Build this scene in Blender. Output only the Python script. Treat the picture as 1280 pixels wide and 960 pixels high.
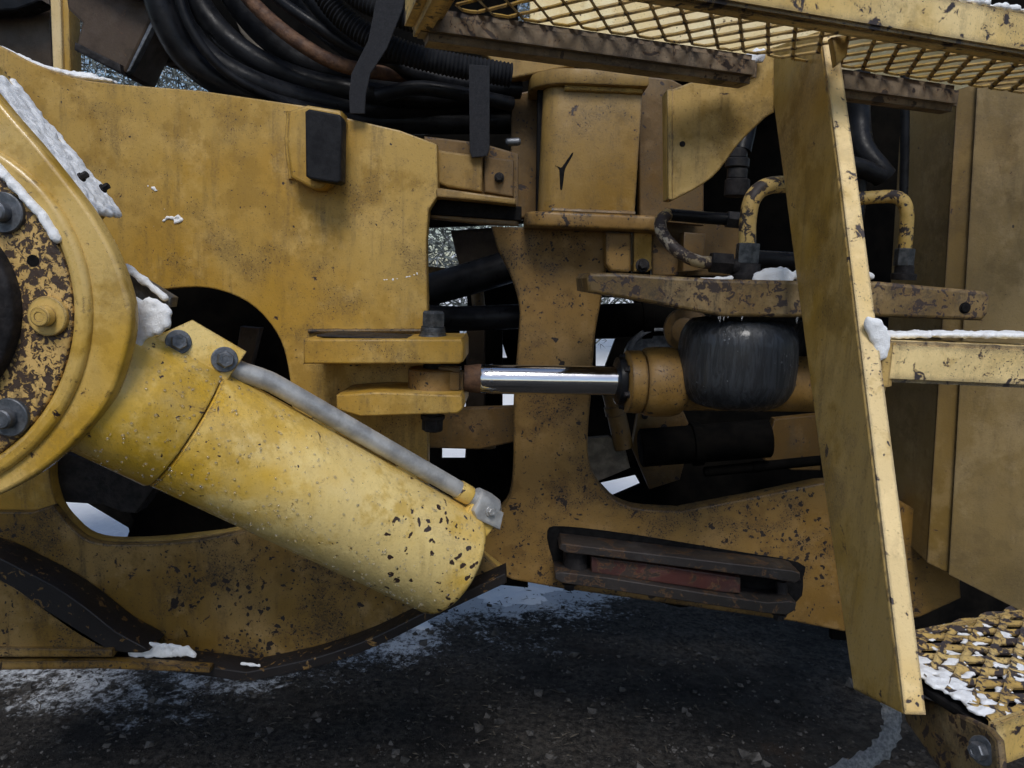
import bpy, bmesh, math, random
from mathutils import Vector, Matrix, noise as mnoise

for o in list(bpy.data.objects):
    bpy.data.objects.remove(o)
sc = bpy.context.scene
col = sc.collection
random.seed(7)

# ------------------------------------------------------------------ camera
F = 930.0
PITCH, ROLL, CH = math.radians(8.0), math.radians(2.5), 1.4
CAM = Vector((0, 0, CH))
FW = Vector((0, math.cos(PITCH), -math.sin(PITCH)))
U0 = Vector((0, math.sin(PITCH), math.cos(PITCH)))
R0 = Vector((1, 0, 0))
RT = R0 * math.cos(ROLL) + U0 * math.sin(ROLL)
UP = U0 * math.cos(ROLL) - R0 * math.sin(ROLL)
cd = bpy.data.cameras.new('camera')
cam = bpy.data.objects.new('camera', cd)
col.objects.link(cam)
cd.sensor_fit = 'HORIZONTAL'
cd.sensor_width = 36.0
cd.lens = 36.0 * F / 1280.0
cd.clip_start = 0.05
cd.clip_end = 500
mw = Matrix((RT, UP, -FW)).transposed().to_4x4()
mw.translation = CAM
cam.matrix_world = mw
sc.camera = cam

# ------------------------------------------------------------------ light
SUN_EL, SUN_AZ = math.radians(52), math.radians(179)   # azimuth from +Y, clockwise: behind the viewer
w = bpy.data.worlds.new('World')
sc.world = w
w.use_nodes = True
wn = w.node_tree.nodes
wl = w.node_tree.links
wn.clear()
sky = wn.new('ShaderNodeTexSky')
sky.sky_type = 'NISHITA'
sky.sun_disc = False
sky.sun_elevation = SUN_EL
sky.sun_rotation = SUN_AZ
sky.air_density = 1.0
sky.dust_density = 1.2
sky.ozone_density = 1.0
bg = wn.new('ShaderNodeBackground')
bg.inputs[1].default_value = 0.08
wo = wn.new('ShaderNodeOutputWorld')
wl.new(sky.outputs[0], bg.inputs[0])
wl.new(bg.outputs[0], wo.inputs[0])
sl = bpy.data.lights.new('sun', 'SUN')
sl.energy = 1.5
sl.angle = math.radians(20)
sl.color = (1.0, 0.975, 0.94)
so = bpy.data.objects.new('sun', sl)
col.objects.link(so)
sd = Vector((math.sin(SUN_AZ) * math.cos(SUN_EL), math.cos(SUN_AZ) * math.cos(SUN_EL), math.sin(SUN_EL)))
so.rotation_euler = sd.to_track_quat('Z', 'Y').to_euler()
sc.view_settings.view_transform = 'Standard'
sc.view_settings.look = 'None'
sc.view_settings.gamma = 1.0
sc.view_settings.use_curve_mapping = False
sc.view_settings.exposure = 0.40
sc.cycles.max_bounces = 5
sc.cycles.diffuse_bounces = 3
sc.cycles.glossy_bounces = 3
sc.cycles.use_denoising = True
sc.cycles.use_adaptive_sampling = True
sc.cycles.adaptive_threshold = 0.04

# ------------------------------------------------------------------ geometry helpers
def ray(u, v):
    return RT * ((u - 640) / F) + UP * (-(v - 480) / F) + FW
def P(u, v, Y):
    r = ray(u, v); return CAM + r * (Y / r.y)
def PX(u, v, X):
    r = ray(u, v); return CAM + r * (X / r.x)
def PZ(u, v, Z):
    r = ray(u, v); return CAM + r * ((Z - CH) / r.z)
def V(*a):
    return Vector(a)
def sm(pts, n=6, closed=False):
    """smooth run of points through the given ones"""
    pts = [Vector(p) for p in pts]
    out = []
    m = len(pts)
    for i in range(m if closed else m - 1):
        p1, p2 = pts[i], pts[(i + 1) % m]
        p0 = pts[i - 1] if (closed or i > 0) else p1 * 2 - p2
        p3 = pts[(i + 2) % m] if (closed or i + 2 < m) else p2 * 2 - p1
        for k in range(n):
            t = k / n
            out.append(0.5 * ((2 * p1) + (p2 - p0) * t + (2 * p0 - 5 * p1 + 4 * p2 - p3) * t * t + (3 * p1 - p0 - 3 * p2 + p3) * t ** 3))
    if not closed:
        out.append(pts[-1])
    return out
def link(name, me, mat, parent=None, smooth=40):
    o = bpy.data.objects.new(name, me)
    col.objects.link(o)
    if mat and not me.materials:
        me.materials.append(mat)
    if smooth:
        for p in me.polygons:
            p.use_smooth = True
        me.set_sharp_from_angle(angle=math.radians(smooth))
    if parent:
        o.parent = parent
    return o
def tag(o, label, cat=None, group=None, kind=None):
    o['label'] = label
    if cat: o['category'] = cat
    if group: o['group'] = group
    if kind: o['kind'] = kind
    return o
def thing(name, label, cat, group=None, loc=(0, 0, 0)):
    o = bpy.data.objects.new(name, None)
    o.empty_display_size = 0.05
    col.objects.link(o)
    return tag(o, label, cat, group)
def flat(name, pts3, ex, ey, t, mat, parent=None, holes=(), bev=0.004, smooth=40, res=1):
    """plate of thickness t whose seen face is the given planar outline"""
    ex, ey = Vector(ex), Vector(ey)
    en = ex.cross(ey)
    o0 = pts3[0]
    cu = bpy.data.curves.new('c', 'CURVE')
    cu.dimensions = '2D'
    cu.fill_mode = 'BOTH'
    bev = min(bev, t * 0.45)
    cu.extrude = max(t / 2 - bev, 0.0)
    cu.bevel_depth = bev
    cu.bevel_resolution = res
    cu.offset = -bev
    for loop in [pts3] + list(holes):
        s = cu.splines.new('POLY')
        s.points.add(len(loop) - 1)
        for i, p in enumerate(loop):
            d = p - o0
            s.points[i].co = (d.dot(ex), d.dot(ey), 0, 1)
        s.use_cyclic_u = True
    co = bpy.data.objects.new('c', cu)
    col.objects.link(co)
    me = bpy.data.meshes.new_from_object(co)
    bpy.data.objects.remove(co)
    bpy.data.curves.remove(cu)
    M = Matrix((ex, ey, en)).transposed().to_4x4()
    M.translation = o0 - en * (t / 2)
    me.transform(M)
    me.materials.clear()
    return link(name, me, mat, parent, smooth)
EXY, EYY = (1, 0, 0), (0, 0, 1)
def plate(name, poly, Y, t, mat, parent=None, holes=(), **k):
    return flat(name, [P(p[0], p[1], Y) for p in poly], EXY, EYY, t, mat, parent,
                [[P(p[0], p[1], Y) for p in h] for h in holes], **k)
def plate_x(name, poly, X, t, mat, parent=None, **k):
    return flat(name, [PX(p[0], p[1], X) for p in poly], (0, -1, 0), (0, 0, 1), t, mat, parent, **k)
def slab(name, xy, ztop, t, mat, parent=None, **k):
    return flat(name, [V(a[0], a[1], ztop) for a in xy], (1, 0, 0), (0, 1, 0), t, mat, parent, **k)
def rect(u0, v0, u1, v1):
    return [(u0, v0), (u1, v0), (u1, v1), (u0, v1)]
def box_mesh(name, c, s, mat, parent=None, bev=0.003, rot=None):
    bm = bmesh.new()
    bmesh.ops.create_cube(bm, size=1)
    bmesh.ops.scale(bm, vec=s, verts=bm.verts)
    if bev:
        bmesh.ops.bevel(bm, geom=bm.edges, offset=min(bev, min(s) * .4), segments=2, affect='EDGES')
    if rot: bmesh.ops.rotate(bm, verts=bm.verts, matrix=rot)
    bmesh.ops.translate(bm, verts=bm.verts, vec=c)
    me = bpy.data.meshes.new(name); bm.to_mesh(me); bm.free()
    return link(name, me, mat, parent)
def frame_of(d):
    d = d.normalized()
    a = V(0, 0, 1) if abs(d.z) < .9 else V(1, 0, 0)
    x = a.cross(d).normalized()
    return x, d.cross(x).normalized(), d
def lathe(name, p0, d, prof, mat, parent=None, seg=40, smooth=35, jit=0.0):
    x, y, d = frame_of(Vector(d))
    vs, fs = [], []
    for (t, r) in prof:
        for k in range(seg):
            a = 2 * math.pi * k / seg
            rr = r + (random.uniform(-jit, jit) if jit else 0)
            vs.append(p0 + d * t + (x * math.cos(a) + y * math.sin(a)) * rr)
    n = len(prof)
    for i in range(n - 1):
        for k in range(seg):
            k2 = (k + 1) % seg
            fs.append((i * seg + k, i * seg + k2, (i + 1) * seg + k2, (i + 1) * seg + k))
    fs.append(tuple(reversed(range(seg))))
    fs.append(tuple(range((n - 1) * seg, n * seg)))
    me = bpy.data.meshes.new(name)
    me.from_pydata(vs, [], fs)
    me.update()
    return link(name, me, mat, parent, smooth)
def tube(name, pts, r, mat, parent=None, n=8, seg=14, ribs=0.0, pitch=0.008, flatten=None, jit=0.0, straight=False):
    """pipe through points; ribs > 0 makes a corrugated sleeve; flatten=(a,b) an oval band"""
    path = [Vector(p) for p in pts] if straight else sm(pts, n)
    if ribs:
        L = [0]
        for a, b in zip(path, path[1:]): L.append(L[-1] + (b - a).length)
        m = int(L[-1] / pitch * 2)
        q = []
        j = 0
        for i in range(m + 1):
            s = L[-1] * i / m
            while j < len(L) - 2 and L[j + 1] < s: j += 1
            f = (s - L[j]) / max(1e-9, L[j + 1] - L[j])
            q.append(path[j].lerp(path[j + 1], min(1, f)))
        path = q
    vs, fs = [], []
    tprev = None
    for i, p in enumerate(path):
        t = (path[min(i + 1, len(path) - 1)] - path[max(i - 1, 0)]).normalized()
        if tprev is None:
            x, y, _ = frame_of(t)
        else:
            q = tprev.rotation_difference(t)
            x = q @ x; y = q @ y
        tprev = t
        rr = r * (1 - ribs * (i % 2)) if ribs else r
        a0, b0 = flatten if flatten else (1, 1)
        if jit: rr *= 1 + random.uniform(-jit, jit)
        for k in range(seg):
            a = 2 * math.pi * k / seg
            vs.append(p + x * (math.cos(a) * rr * a0) + y * (math.sin(a) * rr * b0))
    for i in range(len(path) - 1):
        for k in range(seg):
            k2 = (k + 1) % seg
            fs.append((i * seg + k, i * seg + k2, (i + 1) * seg + k2, (i + 1) * seg + k))
    fs.append(tuple(reversed(range(seg))))
    fs.append(tuple(range((len(path) - 1) * seg, len(path) * seg)))
    me = bpy.data.meshes.new(name); me.from_pydata(vs, [], fs); me.update()
    return link(name, me, mat, parent, 0 if ribs else 40) if not ribs else link(name, me, mat, parent, 60)
def bolt(name, p, d, r, h, mat, parent=None, washer=1.35, wh=0.25, hex_=True, wmat=None):
    d = Vector(d).normalized()
    o = lathe(name, p, d, [(0, r * washer), (h * wh * .8, r * washer), (h * wh, r * washer * .95), (h * wh, r * 1.02)], wmat or mat, parent, 24, 30)
    # head joined to the washer
    x, y, _ = frame_of(d)
    bm = bmesh.new(); bm.from_mesh(o.data)
    seg = 6 if hex_ else 20
    ph = random.uniform(0, 1)
    rings = []
    for (t, rr) in [(h * wh, r), (h * .9, r), (h, r * .86), (h, r * .5), (h * .96, r * .44)]:
        rings.append([bm.verts.new(p + d * t + (x * math.cos(2 * math.pi * k / seg + ph) + y * math.sin(2 * math.pi * k / seg + ph)) * rr) for k in range(seg)])
    for a, b in zip(rings, rings[1:]):
        for k in range(seg):
            bm.faces.new((a[k], a[(k + 1) % seg], b[(k + 1) % seg], b[k]))
    bm.faces.new(rings[-1])
    bm.to_mesh(o.data); bm.free()
    for q in o.data.polygons: q.use_smooth = True
    o.data.set_sharp_from_angle(angle=.6)
    return o
def weld(name, pts, r, mat, parent):
    path = []
    for a, b in zip(pts, pts[1:]):
        n = max(2, int((b - a).length / (r * 1.1)))
        for k in range(n): path.append(a.lerp(b, k / n))
    path.append(pts[-1])
    return tube(name, path, r, mat, parent, straight=True, seg=8, jit=.16)
_b = bmesh.new(); bmesh.ops.create_icosphere(_b, subdivisions=1, radius=1.05)
BALL_V = [tuple(v.co) for v in _b.verts]; BALL_F = [tuple(v.index for v in f.verts) for f in _b.faces]; _b.free()
_cl = bpy.data.textures.new('snow_lumps', 'CLOUDS'); _cl.noise_scale = .016; _cl.noise_depth = 5
def snow(name, label, balls, mat, vox=.0030, disp=.010, cat='snow'):
    vs, fs = [], []
    for (c, r, s) in balls:
        k = len(vs)
        vs += [(c.x + a[0] * r * s[0], c.y + a[1] * r * s[1], c.z + a[2] * r * s[2]) for a in BALL_V]
        fs += [(a + k, b + k, d + k) for (a, b, d) in BALL_F]
    me = bpy.data.meshes.new(name); me.from_pydata(vs, [], fs); me.update()
    o = bpy.data.objects.new(name, me); col.objects.link(o)
    m = o.modifiers.new('r', 'REMESH'); m.mode = 'VOXEL'; m.voxel_size = vox
    m = o.modifiers.new('s', 'SMOOTH'); m.iterations = 3
    m = o.modifiers.new('d', 'DISPLACE'); m.texture = _cl; m.strength = disp * .40; m.texture_coords = 'GLOBAL'; m.mid_level = .55
    dg = bpy.context.evaluated_depsgraph_get()
    me2 = bpy.data.meshes.new_from_object(o.evaluated_get(dg))
    bpy.data.objects.remove(o)
    me2.materials.clear()
    me2.name = name
    o = link(name, me2, mat, None, 180)
    return tag(o, label, cat, kind='stuff')
def inside(p, poly):
    c = False
    for (x1, y1), (x2, y2) in zip(poly, poly[1:] + poly[:1]):
        if (y1 > p[1]) != (y2 > p[1]) and p[0] < (x2 - x1) * (p[1] - y1) / (y2 - y1) + x1: c = not c
    return c
def scatter_balls(poly, fn, n, r0, r1, s=(1, 1, 1)):
    us = [p[0] for p in poly]; vs = [p[1] for p in poly]
    out = []
    while len(out) < n:
        u, v = random.uniform(min(us), max(us)), random.uniform(min(vs), max(vs))
        if inside((u, v), poly): out.append((fn(u, v), random.uniform(r0, r1), s))
    return out

# ------------------------------------------------------------------ materials
class NT:
    def __init__(s, name):
        s.m = bpy.data.materials.new(name); s.m.use_nodes = True
        s.t = s.m.node_tree; s.t.nodes.clear()
        s.out = s.t.nodes.new('ShaderNodeOutputMaterial')
        s.b = s.t.nodes.new('ShaderNodeBsdfPrincipled')
        s.t.links.new(s.b.outputs[0], s.out.inputs[0])
        s.co = s.t.nodes.new('ShaderNodeTexCoord').outputs['Object']
    def set(s, sock, v):
        if isinstance(v, bpy.types.NodeSocket): s.t.links.new(v, sock)
        elif isinstance(v, (tuple, list)) and len(v) == 3 and sock.type == 'RGBA': sock.default_value = (*v, 1)
        else: sock.default_value = v
    def node(s, ty, **k):
        n = s.t.nodes.new(ty)
        for a, v in k.items(): setattr(n, a, v)
        return n
    def mapped(s, scale=(1, 1, 1), rot=(0, 0, 0), loc=(0, 0, 0)):
        n = s.node('ShaderNodeMapping'); s.set(n.inputs[0], s.co)
        n.inputs[1].default_value = loc; n.inputs[2].default_value = rot; n.inputs[3].default_value = scale
        return n.outputs[0]
    def noise(s, scale, detail=4, rough=.55, vec=None, dist=0.0, off=None):
        n = s.node('ShaderNodeTexNoise')
        s.set(n.inputs['Vector'], vec if vec is not None else (s.mapped(loc=off) if off else s.co))
        n.inputs['Scale'].default_value = scale; n.inputs['Detail'].default_value = detail
        n.inputs['Roughness'].default_value = rough; n.inputs['Distortion'].default_value = dist
        return n.outputs['Fac']
    def voro(s, scale, vec=None, feature='F1', rnd=1.0):
        n = s.node('ShaderNodeTexVoronoi', feature=feature)
        s.set(n.inputs['Vector'], vec if vec is not None else s.co)
        n.inputs['Scale'].default_value = scale; n.inputs['Randomness'].default_value = rnd
        return n
    def ramp(s, fac, a, b, lo=0.0, hi=1.0):
        n = s.node('ShaderNodeMapRange', interpolation_type='SMOOTHSTEP')
        s.set(n.inputs[0], fac)
        for i, v in enumerate((a, b, lo, hi)): s.set(n.inputs[i + 1], v)
        return n.outputs[0]
    def math(s, op, a, b=0.0):
        n = s.node('ShaderNodeMath', operation=op); n.use_clamp = False
        s.set(n.inputs[0], a); s.set(n.inputs[1], b); return n.outputs[0]
    def mix(s, f, a, b):
        n = s.node('ShaderNodeMix', data_type='RGBA'); s.set(n.inputs[0], f)
        s.set(n.inputs[6], a); s.set(n.inputs[7], b); return n.outputs[2]
    def bump(s, h, strength=.3, dist=.004, normal=None):
        n = s.node('ShaderNodeBump'); s.set(n.inputs['Height'], h)
        n.inputs['Strength'].default_value = strength; n.inputs['Distance'].default_value = dist
        if normal is not None: s.set(n.inputs['Normal'], normal)
        return n.outputs[0]
    def edge(s, radius):
        b = s.node('ShaderNodeBevel'); b.samples = 2; b.inputs[0].default_value = radius
        g = s.node('ShaderNodeNewGeometry')
        d = s.node('ShaderNodeVectorMath', operation='DOT_PRODUCT')
        s.set(d.inputs[0], b.outputs[0]); s.set(d.inputs[1], g.outputs['Normal'])
        return s.math('SUBTRACT', 1.0, d.outputs['Value'])
    def fin(s, color, rough, normal=None, metal=0.0, spec=.5, coat=0.0):
        s.set(s.b.inputs['Base Color'], color); s.set(s.b.inputs['Roughness'], rough)
        s.set(s.b.inputs['Metallic'], metal); s.set(s.b.inputs['Specular IOR Level'], spec)
        if coat: s.b.inputs['Coat Weight'].default_value = coat; s.b.inputs['Coat Roughness'].default_value = .15
        if normal is not None: s.set(s.b.inputs['Normal'], normal)
        return s.m

def paint(name, c1=(.46, .275, .055), c2=(.56, .37, .12), spots=.3, chips=.2, dirt=.35, edge=.6, grime=(.09, .062, .03),
          dark=(.022, .019, .021), rough=(.42, .68), bump=.35, chipscale=22, streak=True, coat=0.0, drips=0.0, er=.006, rustc=(.055, .030, .018), pits=.5, wear=None):
    c1 = (c1[0] * 1.06, c1[1] * .985, c1[2] * .80); c2 = (c2[0] * 1.05, c2[1] * .985, c2[2] * .86)
    m = NT(name)
    big = m.noise(2.6, 4, .6)
    c = m.mix(m.ramp(big, .40, .60), c1, c2)
    mid = m.node('ShaderNodeTexNoise'); m.set(mid.inputs['Vector'], m.mapped(loc=(3, 1, 7)))
    mid.inputs['Scale'].default_value = 8; mid.inputs['Detail'].default_value = 6; mid.inputs['Roughness'].default_value = .68
    mc = m.node('ShaderNodeSeparateColor'); m.set(mc.inputs[0], mid.outputs['Color'])
    ma, mb_, mcc = mc.outputs
    # pale chalky clouds and ochre patches in the paint
    c = m.mix(m.ramp(ma, .50, .64, 0, .60), c, tuple(min(1, a * 1.18 + .03) for a in c2))
    c = m.mix(m.ramp(mb_, .52, .62, 0, .65), c, tuple(a * .74 for a in c1))
    # grime film and vertical runs
    g = m.ramp(mcc, .47, .66, 0, .8)
    if streak:
        st = m.noise(1, 5, .65, vec=m.mapped(scale=(34, 34, 4.0)), dist=.3)
        g = m.math('MAXIMUM', g, m.math('MULTIPLY', m.ramp(st, .48, .68, 0, .9), m.ramp(ma, .38, .56, .25, 1.0)))
    fn = m.node('ShaderNodeTexNoise'); m.set(fn.inputs['Vector'], m.co)
    fn.inputs['Scale'].default_value = 210; fn.inputs['Detail'].default_value = 3; fn.inputs['Roughness'].default_value = .7
    fc = m.node('ShaderNodeSeparateColor'); m.set(fc.inputs[0], fn.outputs['Color'])
    g = m.math('MULTIPLY', g, m.ramp(fc.outputs[0], .36, .58, .35, 1.0))
    c = m.mix(m.math('MULTIPLY', g, dirt), c, grime)
    # fine dark specks
    c = m.mix(m.ramp(fc.outputs[1], .60, .68, 0, .5 * dirt + .2), c, grime)
    # rust blisters of two sizes in loose clusters
    vm = m.node('ShaderNodeVectorMath', operation='MULTIPLY_ADD')
    wob = m.node('ShaderNodeTexNoise'); m.set(wob.inputs['Vector'], m.co); wob.inputs['Scale'].default_value = 60; wob.inputs['Detail'].default_value = 2
    m.set(vm.inputs[0], wob.outputs['Color']); vm.inputs[1].default_value = (.022, .022, .022); m.set(vm.inputs[2], m.co)
    wm = None
    if wear:
        dn = m.node('ShaderNodeVectorMath', operation='DISTANCE'); m.set(dn.inputs[0], m.co); dn.inputs[1].default_value = wear[0]
        wm = m.ramp(dn.outputs['Value'], wear[1], wear[2], 1.0, .0)
    s1 = m.voro(24, vm.outputs[0]).outputs['Distance']
    s1 = m.math('LESS_THAN', s1, m.math('MULTIPLY', m.ramp(ma, .44, .60), .34 * spots ** .5))
    s2 = m.voro(70, vm.outputs[0]).outputs['Distance']
    s2 = m.math('LESS_THAN', s2, m.math('MULTIPLY', m.ramp(mb_, .42, .60), .42 * spots ** .5))
    s3 = m.voro(190, vm.outputs[0]).outputs['Distance']
    s3 = m.math('LESS_THAN', s3, m.math('MULTIPLY', m.ramp(mcc, .40, .62), .40 * pits))
    if wm is not None: s2 = m.math('MAXIMUM', s2, m.math('MULTIPLY', m.math('LESS_THAN', m.voro(46, vm.outputs[0]).outputs['Distance'], .27), m.math('LESS_THAN', .42, m.math('MULTIPLY', wm, m.ramp(mcc, .40, .52)))))
    # flaked paint
    n = m.noise(chipscale, 6, .68, dist=.6, off=(5, 3, 9))
    th = .70 - .24 * chips
    fl = m.ramp(n, th, th + .012)
    hole = m.math('MAXIMUM', m.math('MAXIMUM', s1, m.math('MAXIMUM', s2, s3)), fl)
    if edge:
        e0 = e = m.edge(er)
        e = m.ramp(m.math('ADD', m.math('MULTIPLY', e, 2.4), m.math('MULTIPLY', m.math('SUBTRACT', wob.outputs['Fac'], .5), 2.2)), .62 - .40 * edge, .68 - .40 * edge)
        e = m.math('MULTIPLY', e, m.ramp(e0, .004, .02))
        hole = m.math('MAXIMUM', hole, e)
    rust = m.mix(fc.outputs[2], dark, rustc)
    c = m.mix(m.ramp(n, th - .03, th, 0, .4), c, (.24, .12, .035))
    c = m.mix(hole, c, rust)
    rg = m.ramp(mb_, .35, .65, rough[0], rough[1])
    h = m.math('ADD', m.math('MULTIPLY', fn.outputs['Fac'], .45), m.math('MULTIPLY', hole, -.9))
    h = m.math('ADD', h, m.math('MULTIPLY', mid.outputs['Fac'], 1.3))
    if drips:
        dr = m.noise(1, 4, .6, vec=m.mapped(scale=(55, 55, 6)), dist=.4)
        h = m.math('ADD', h, m.math('MULTIPLY', m.ramp(dr, .45, .6), drips))
    return m.fin(c, rg, m.bump(h, bump, .003), coat=coat)

YEL = paint('yellow_paint', c1=(.41, .252, .038), c2=(.46, .315, .088), spots=.06, chips=.12, dirt=.60, edge=.5, pits=.55)
YEL_TOW = paint('yellow_paint_tower_shaded', c1=(.25, .152, .028), c2=(.29, .19, .055), spots=.06, chips=.12, dirt=.65, edge=.5, pits=.5)  # frame yellow with dirt and recess falloff both put into its darker tone
YEL_LOW = paint('yellow_paint_oily_shaded', wear=(P(290, 775, 1.578), .02, .20), c1=(.20, .12, .022), c2=(.30, .20, .075), spots=.46, chips=.34, chipscale=38, dirt=.85, edge=1.0, er=.012, grime=(.035, .024, .014), dark=(.008, .0075, .009), rustc=(.03, .018, .012), pits=.8)  # oil, plus the shade under the overhang, put into the colour
YEL_WEB = paint('yellow_paint_brown', wear=(P(985, 680, 1.8), .04, .24), c1=(.20, .115, .026), c2=(.24, .148, .044), spots=.30, chips=.24, dirt=.70, edge=.85, streak=False, er=.010, grime=(.06, .038, .02), dark=(.010, .009, .010), rustc=(.035, .02, .013), pits=.8)  # dirty brown yellow; falloff into the recess also lowers its tone
YEL_CYL = paint('yellow_paint_iced', c1=(.70, .455, .045), c2=(.80, .65, .30), spots=.06, chips=.16, dirt=.40, edge=.45, grime=(.30, .20, .07), rough=(.18, .46), bump=.34, coat=.5, drips=.12, pits=.3, dark=(.045, .030, .028), wear=(P(575, 715, 1.34), .07, .27))
YEL_ARM = paint('yellow_paint_wet', c1=(.50, .31, .03), c2=(.60, .44, .16), spots=.01, chips=.10, dirt=.42, edge=.55, grime=(.19, .12, .04), rough=(.2, .45), coat=.45, pits=.25)
YEL_LAD = paint('yellow_paint_scuffed', c1=(.42, .268, .046), c2=(.51, .365, .135), spots=.03, chips=.10, dirt=.66, edge=.9, grime=(.14, .09, .03), rough=(.35, .6), pits=.4)
YEL_PALE = paint('yellow_paint_worn_lit', c1=(.66, .48, .19), c2=(.72, .58, .32), spots=.14, chips=.42, dirt=.3, edge=.9, grime=(.3, .2, .09), dark=(.03, .033, .045), chipscale=30)  # worn paint, made paler to carry the light on the stringer's front edge
YEL_PLAT = paint('yellow_paint_scraped', c1=(.66, .48, .18), c2=(.74, .60, .32), spots=.08, chips=.48, dirt=.35, edge=1.0, er=.016, chipscale=34, dark=(.035, .037, .048))
YEL_DIM = paint('yellow_paint_recess_shade', c1=(.115, .066, .016), c2=(.15, .09, .026), spots=.2, chips=.35, dirt=.85, edge=.6)  # darker copy of the yellow with recess shade put into its colour
PEELED = paint('peeled_paint', c1=(.52, .34, .09), c2=(.60, .42, .17), spots=.5, chips=.84, dirt=.8, edge=.3, chipscale=105, bump=.8, dark=(.055, .038, .028))
SOOT = paint('sooty_bracket', c1=(.15, .10, .038), c2=(.27, .195, .09), spots=.3, chips=.60, dirt=1.0, edge=.6, chipscale=44, grime=(.03, .024, .02))
SOOTY = paint('greasy_flange', c1=(.15, .09, .03), c2=(.25, .16, .055), spots=.3, chips=1.30, dirt=.9, edge=.5, grime=(.018, .014, .012), dark=(.006, .0055, .007), rustc=(.016, .012, .011), chipscale=44)
PANEL_EDGE = paint('panel_edge_paint', c1=(.175, .115, .03), c2=(.22, .15, .05), spots=.04, chips=.10, dirt=.5, edge=.3, pits=.3)
PANEL = paint('panel_paint', pits=.25, c1=(.215, .155, .065), c2=(.26, .195, .092), spots=.04, chips=.10, dirt=.45, edge=.3)
YEL_TREAD = paint('worn_tread_paint', c1=(.52, .36, .11), c2=(.60, .46, .2), spots=.2, chips=.80, dirt=.4, edge=.6, chipscale=50, dark=(.03, .033, .042))
HOOD = paint('cream_hood_light', c1=(.80, .68, .42), c2=(.84, .76, .56), spots=.02, chips=.05, dirt=.15, edge=0, grime=(.5, .4, .2))
BEAM = paint('grimy_beam_paint', c1=(.17, .135, .10), c2=(.25, .20, .15), spots=.05, chips=.45, dirt=.8, edge=.3, grime=(.05, .045, .042), dark=(.04, .037, .036))
CREAM = paint('pale_post_paint', c1=(.62, .48, .24), c2=(.70, .58, .36), spots=.05, chips=.1, dirt=.3, edge=.5)
BROWN = paint('brown_panel', c1=(.035, .022, .013), c2=(.05, .031, .019), spots=.1, chips=.1, dirt=.4, edge=.2)
RED = paint('red_paint', c1=(.045, .012, .012), c2=(.07, .023, .022), spots=.3, chips=.6, dirt=.7, edge=.6, grime=(.03, .015, .014))

def simple(name, c1, c2, rough, scale=30, metal=0.0, bump=.3, spec=.5, dist=.003):
    m = NT(name)
    n = m.noise(scale, 7, .65)
    c = m.mix(m.ramp(n, .35, .65), c1, c2)
    r = m.ramp(m.noise(scale * 1.7, 5, .6, off=(3, 3, 3)), .3, .7, rough[0], rough[1])
    return m.fin(c, r, m.bump(m.noise(scale * 4, 5, .7), bump, dist), metal, spec)
RUBBER = simple('black_rubber', (.005, .0055, .007), (.012, .013, .016), (.25, .55), 25, bump=.2, spec=.16)
RUBBER_M = simple('matt_rubber', (.007, .0075, .010), (.014, .015, .018), (.55, .8), 40, bump=.3, spec=.2)
PIPEBLACK = simple('black_steel', (.012, .012, .015), (.035, .033, .034), (.35, .65), 45, .3)
STEEL = simple('grey_steel', (.10, .11, .125), (.20, .21, .23), (.38, .6), 60, .75)
GALV = simple('galvanised_tube', (.30, .305, .31), (.52, .52, .51), (.34, .55), 22, .35, bump=.15)
DARKSTEEL = simple('dark_bolt_steel', (.05, .055, .06), (.12, .125, .13), (.4, .6), 70, .7)
OLD = simple('greasy_iron', (.008, .0075, .009), (.028, .025, .026), (.5, .8), 35, .1, bump=.6, spec=.3)
RUSTHOSE = simple('rusty_pipe', (.05, .022, .012), (.14, .07, .035), (.6, .85), 40, 0, bump=.6)
IRON = paint('greasy_rusty_iron', c1=(.012, .011, .012), c2=(.024, .021, .023), spots=.2, chips=.5, dirt=.7, edge=.2, grime=(.012, .011, .012), dark=(.026, .018, .016))
CLOTH = simple('webbing', (.008, .009, .013), (.016, .017, .022), (.75, .9), 180, 0, bump=.6)
ROPE = simple('frayed_strap', (.17, .175, .18), (.38, .38, .37), (.8, .95), 160, 0, bump=1.0)
BLACKBACK = simple('black_cavity_shade', (.003, .003, .003), (.008, .007, .006), (.85, .98), 12, spec=.05)  # near-black: cavity darkness put into the colour of the backing plates
ALU = simple('grey_beam', (.10, .085, .065), (.22, .19, .15), (.5, .75), 22, 0, bump=.6)
SLOT = simple('slot_black', (.004, .004, .0045), (.010, .0095, .010), (.7, .9), 60, spec=.12)

def mk_chrome():
    m = NT('chrome')
    n = m.noise(1, 4, .6, vec=m.mapped(scale=(8, 260, 260)))
    return m.fin(m.mix(m.ramp(n, .3, .7), (.62, .64, .68), (.75, .77, .80)), m.ramp(m.noise(60, 5, .7), .3, .75, .05, .16),
                 m.bump(n, .05, .001), 1.0)
CHROME = mk_chrome()

def mk_wet():
    m = NT('wet_black_canister')
    st = m.noise(1, 6, .68, vec=m.mapped(scale=(75, 75, 11)), dist=.8)
    c = m.mix(m.ramp(st, .42, .62), (.010, .012, .015), (.030, .034, .041))
    sp = m.voro(120).outputs['Distance']
    drop = m.math('LESS_THAN', sp, m.math('MULTIPLY', m.ramp(m.noise(22, 3, .6), .5, .7), .28))
    c = m.mix(m.math('MULTIPLY', drop, .5), c, (.16, .17, .19))
    h = m.math('ADD', m.math('MULTIPLY', m.ramp(st, .4, .62), 1.0), m.math('MULTIPLY', drop, .6))
    return m.fin(c, m.ramp(st, .4, .6, .6, .36), m.bump(h, .28, .004), 0, .4, coat=.15)
WET = mk_wet()

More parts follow.
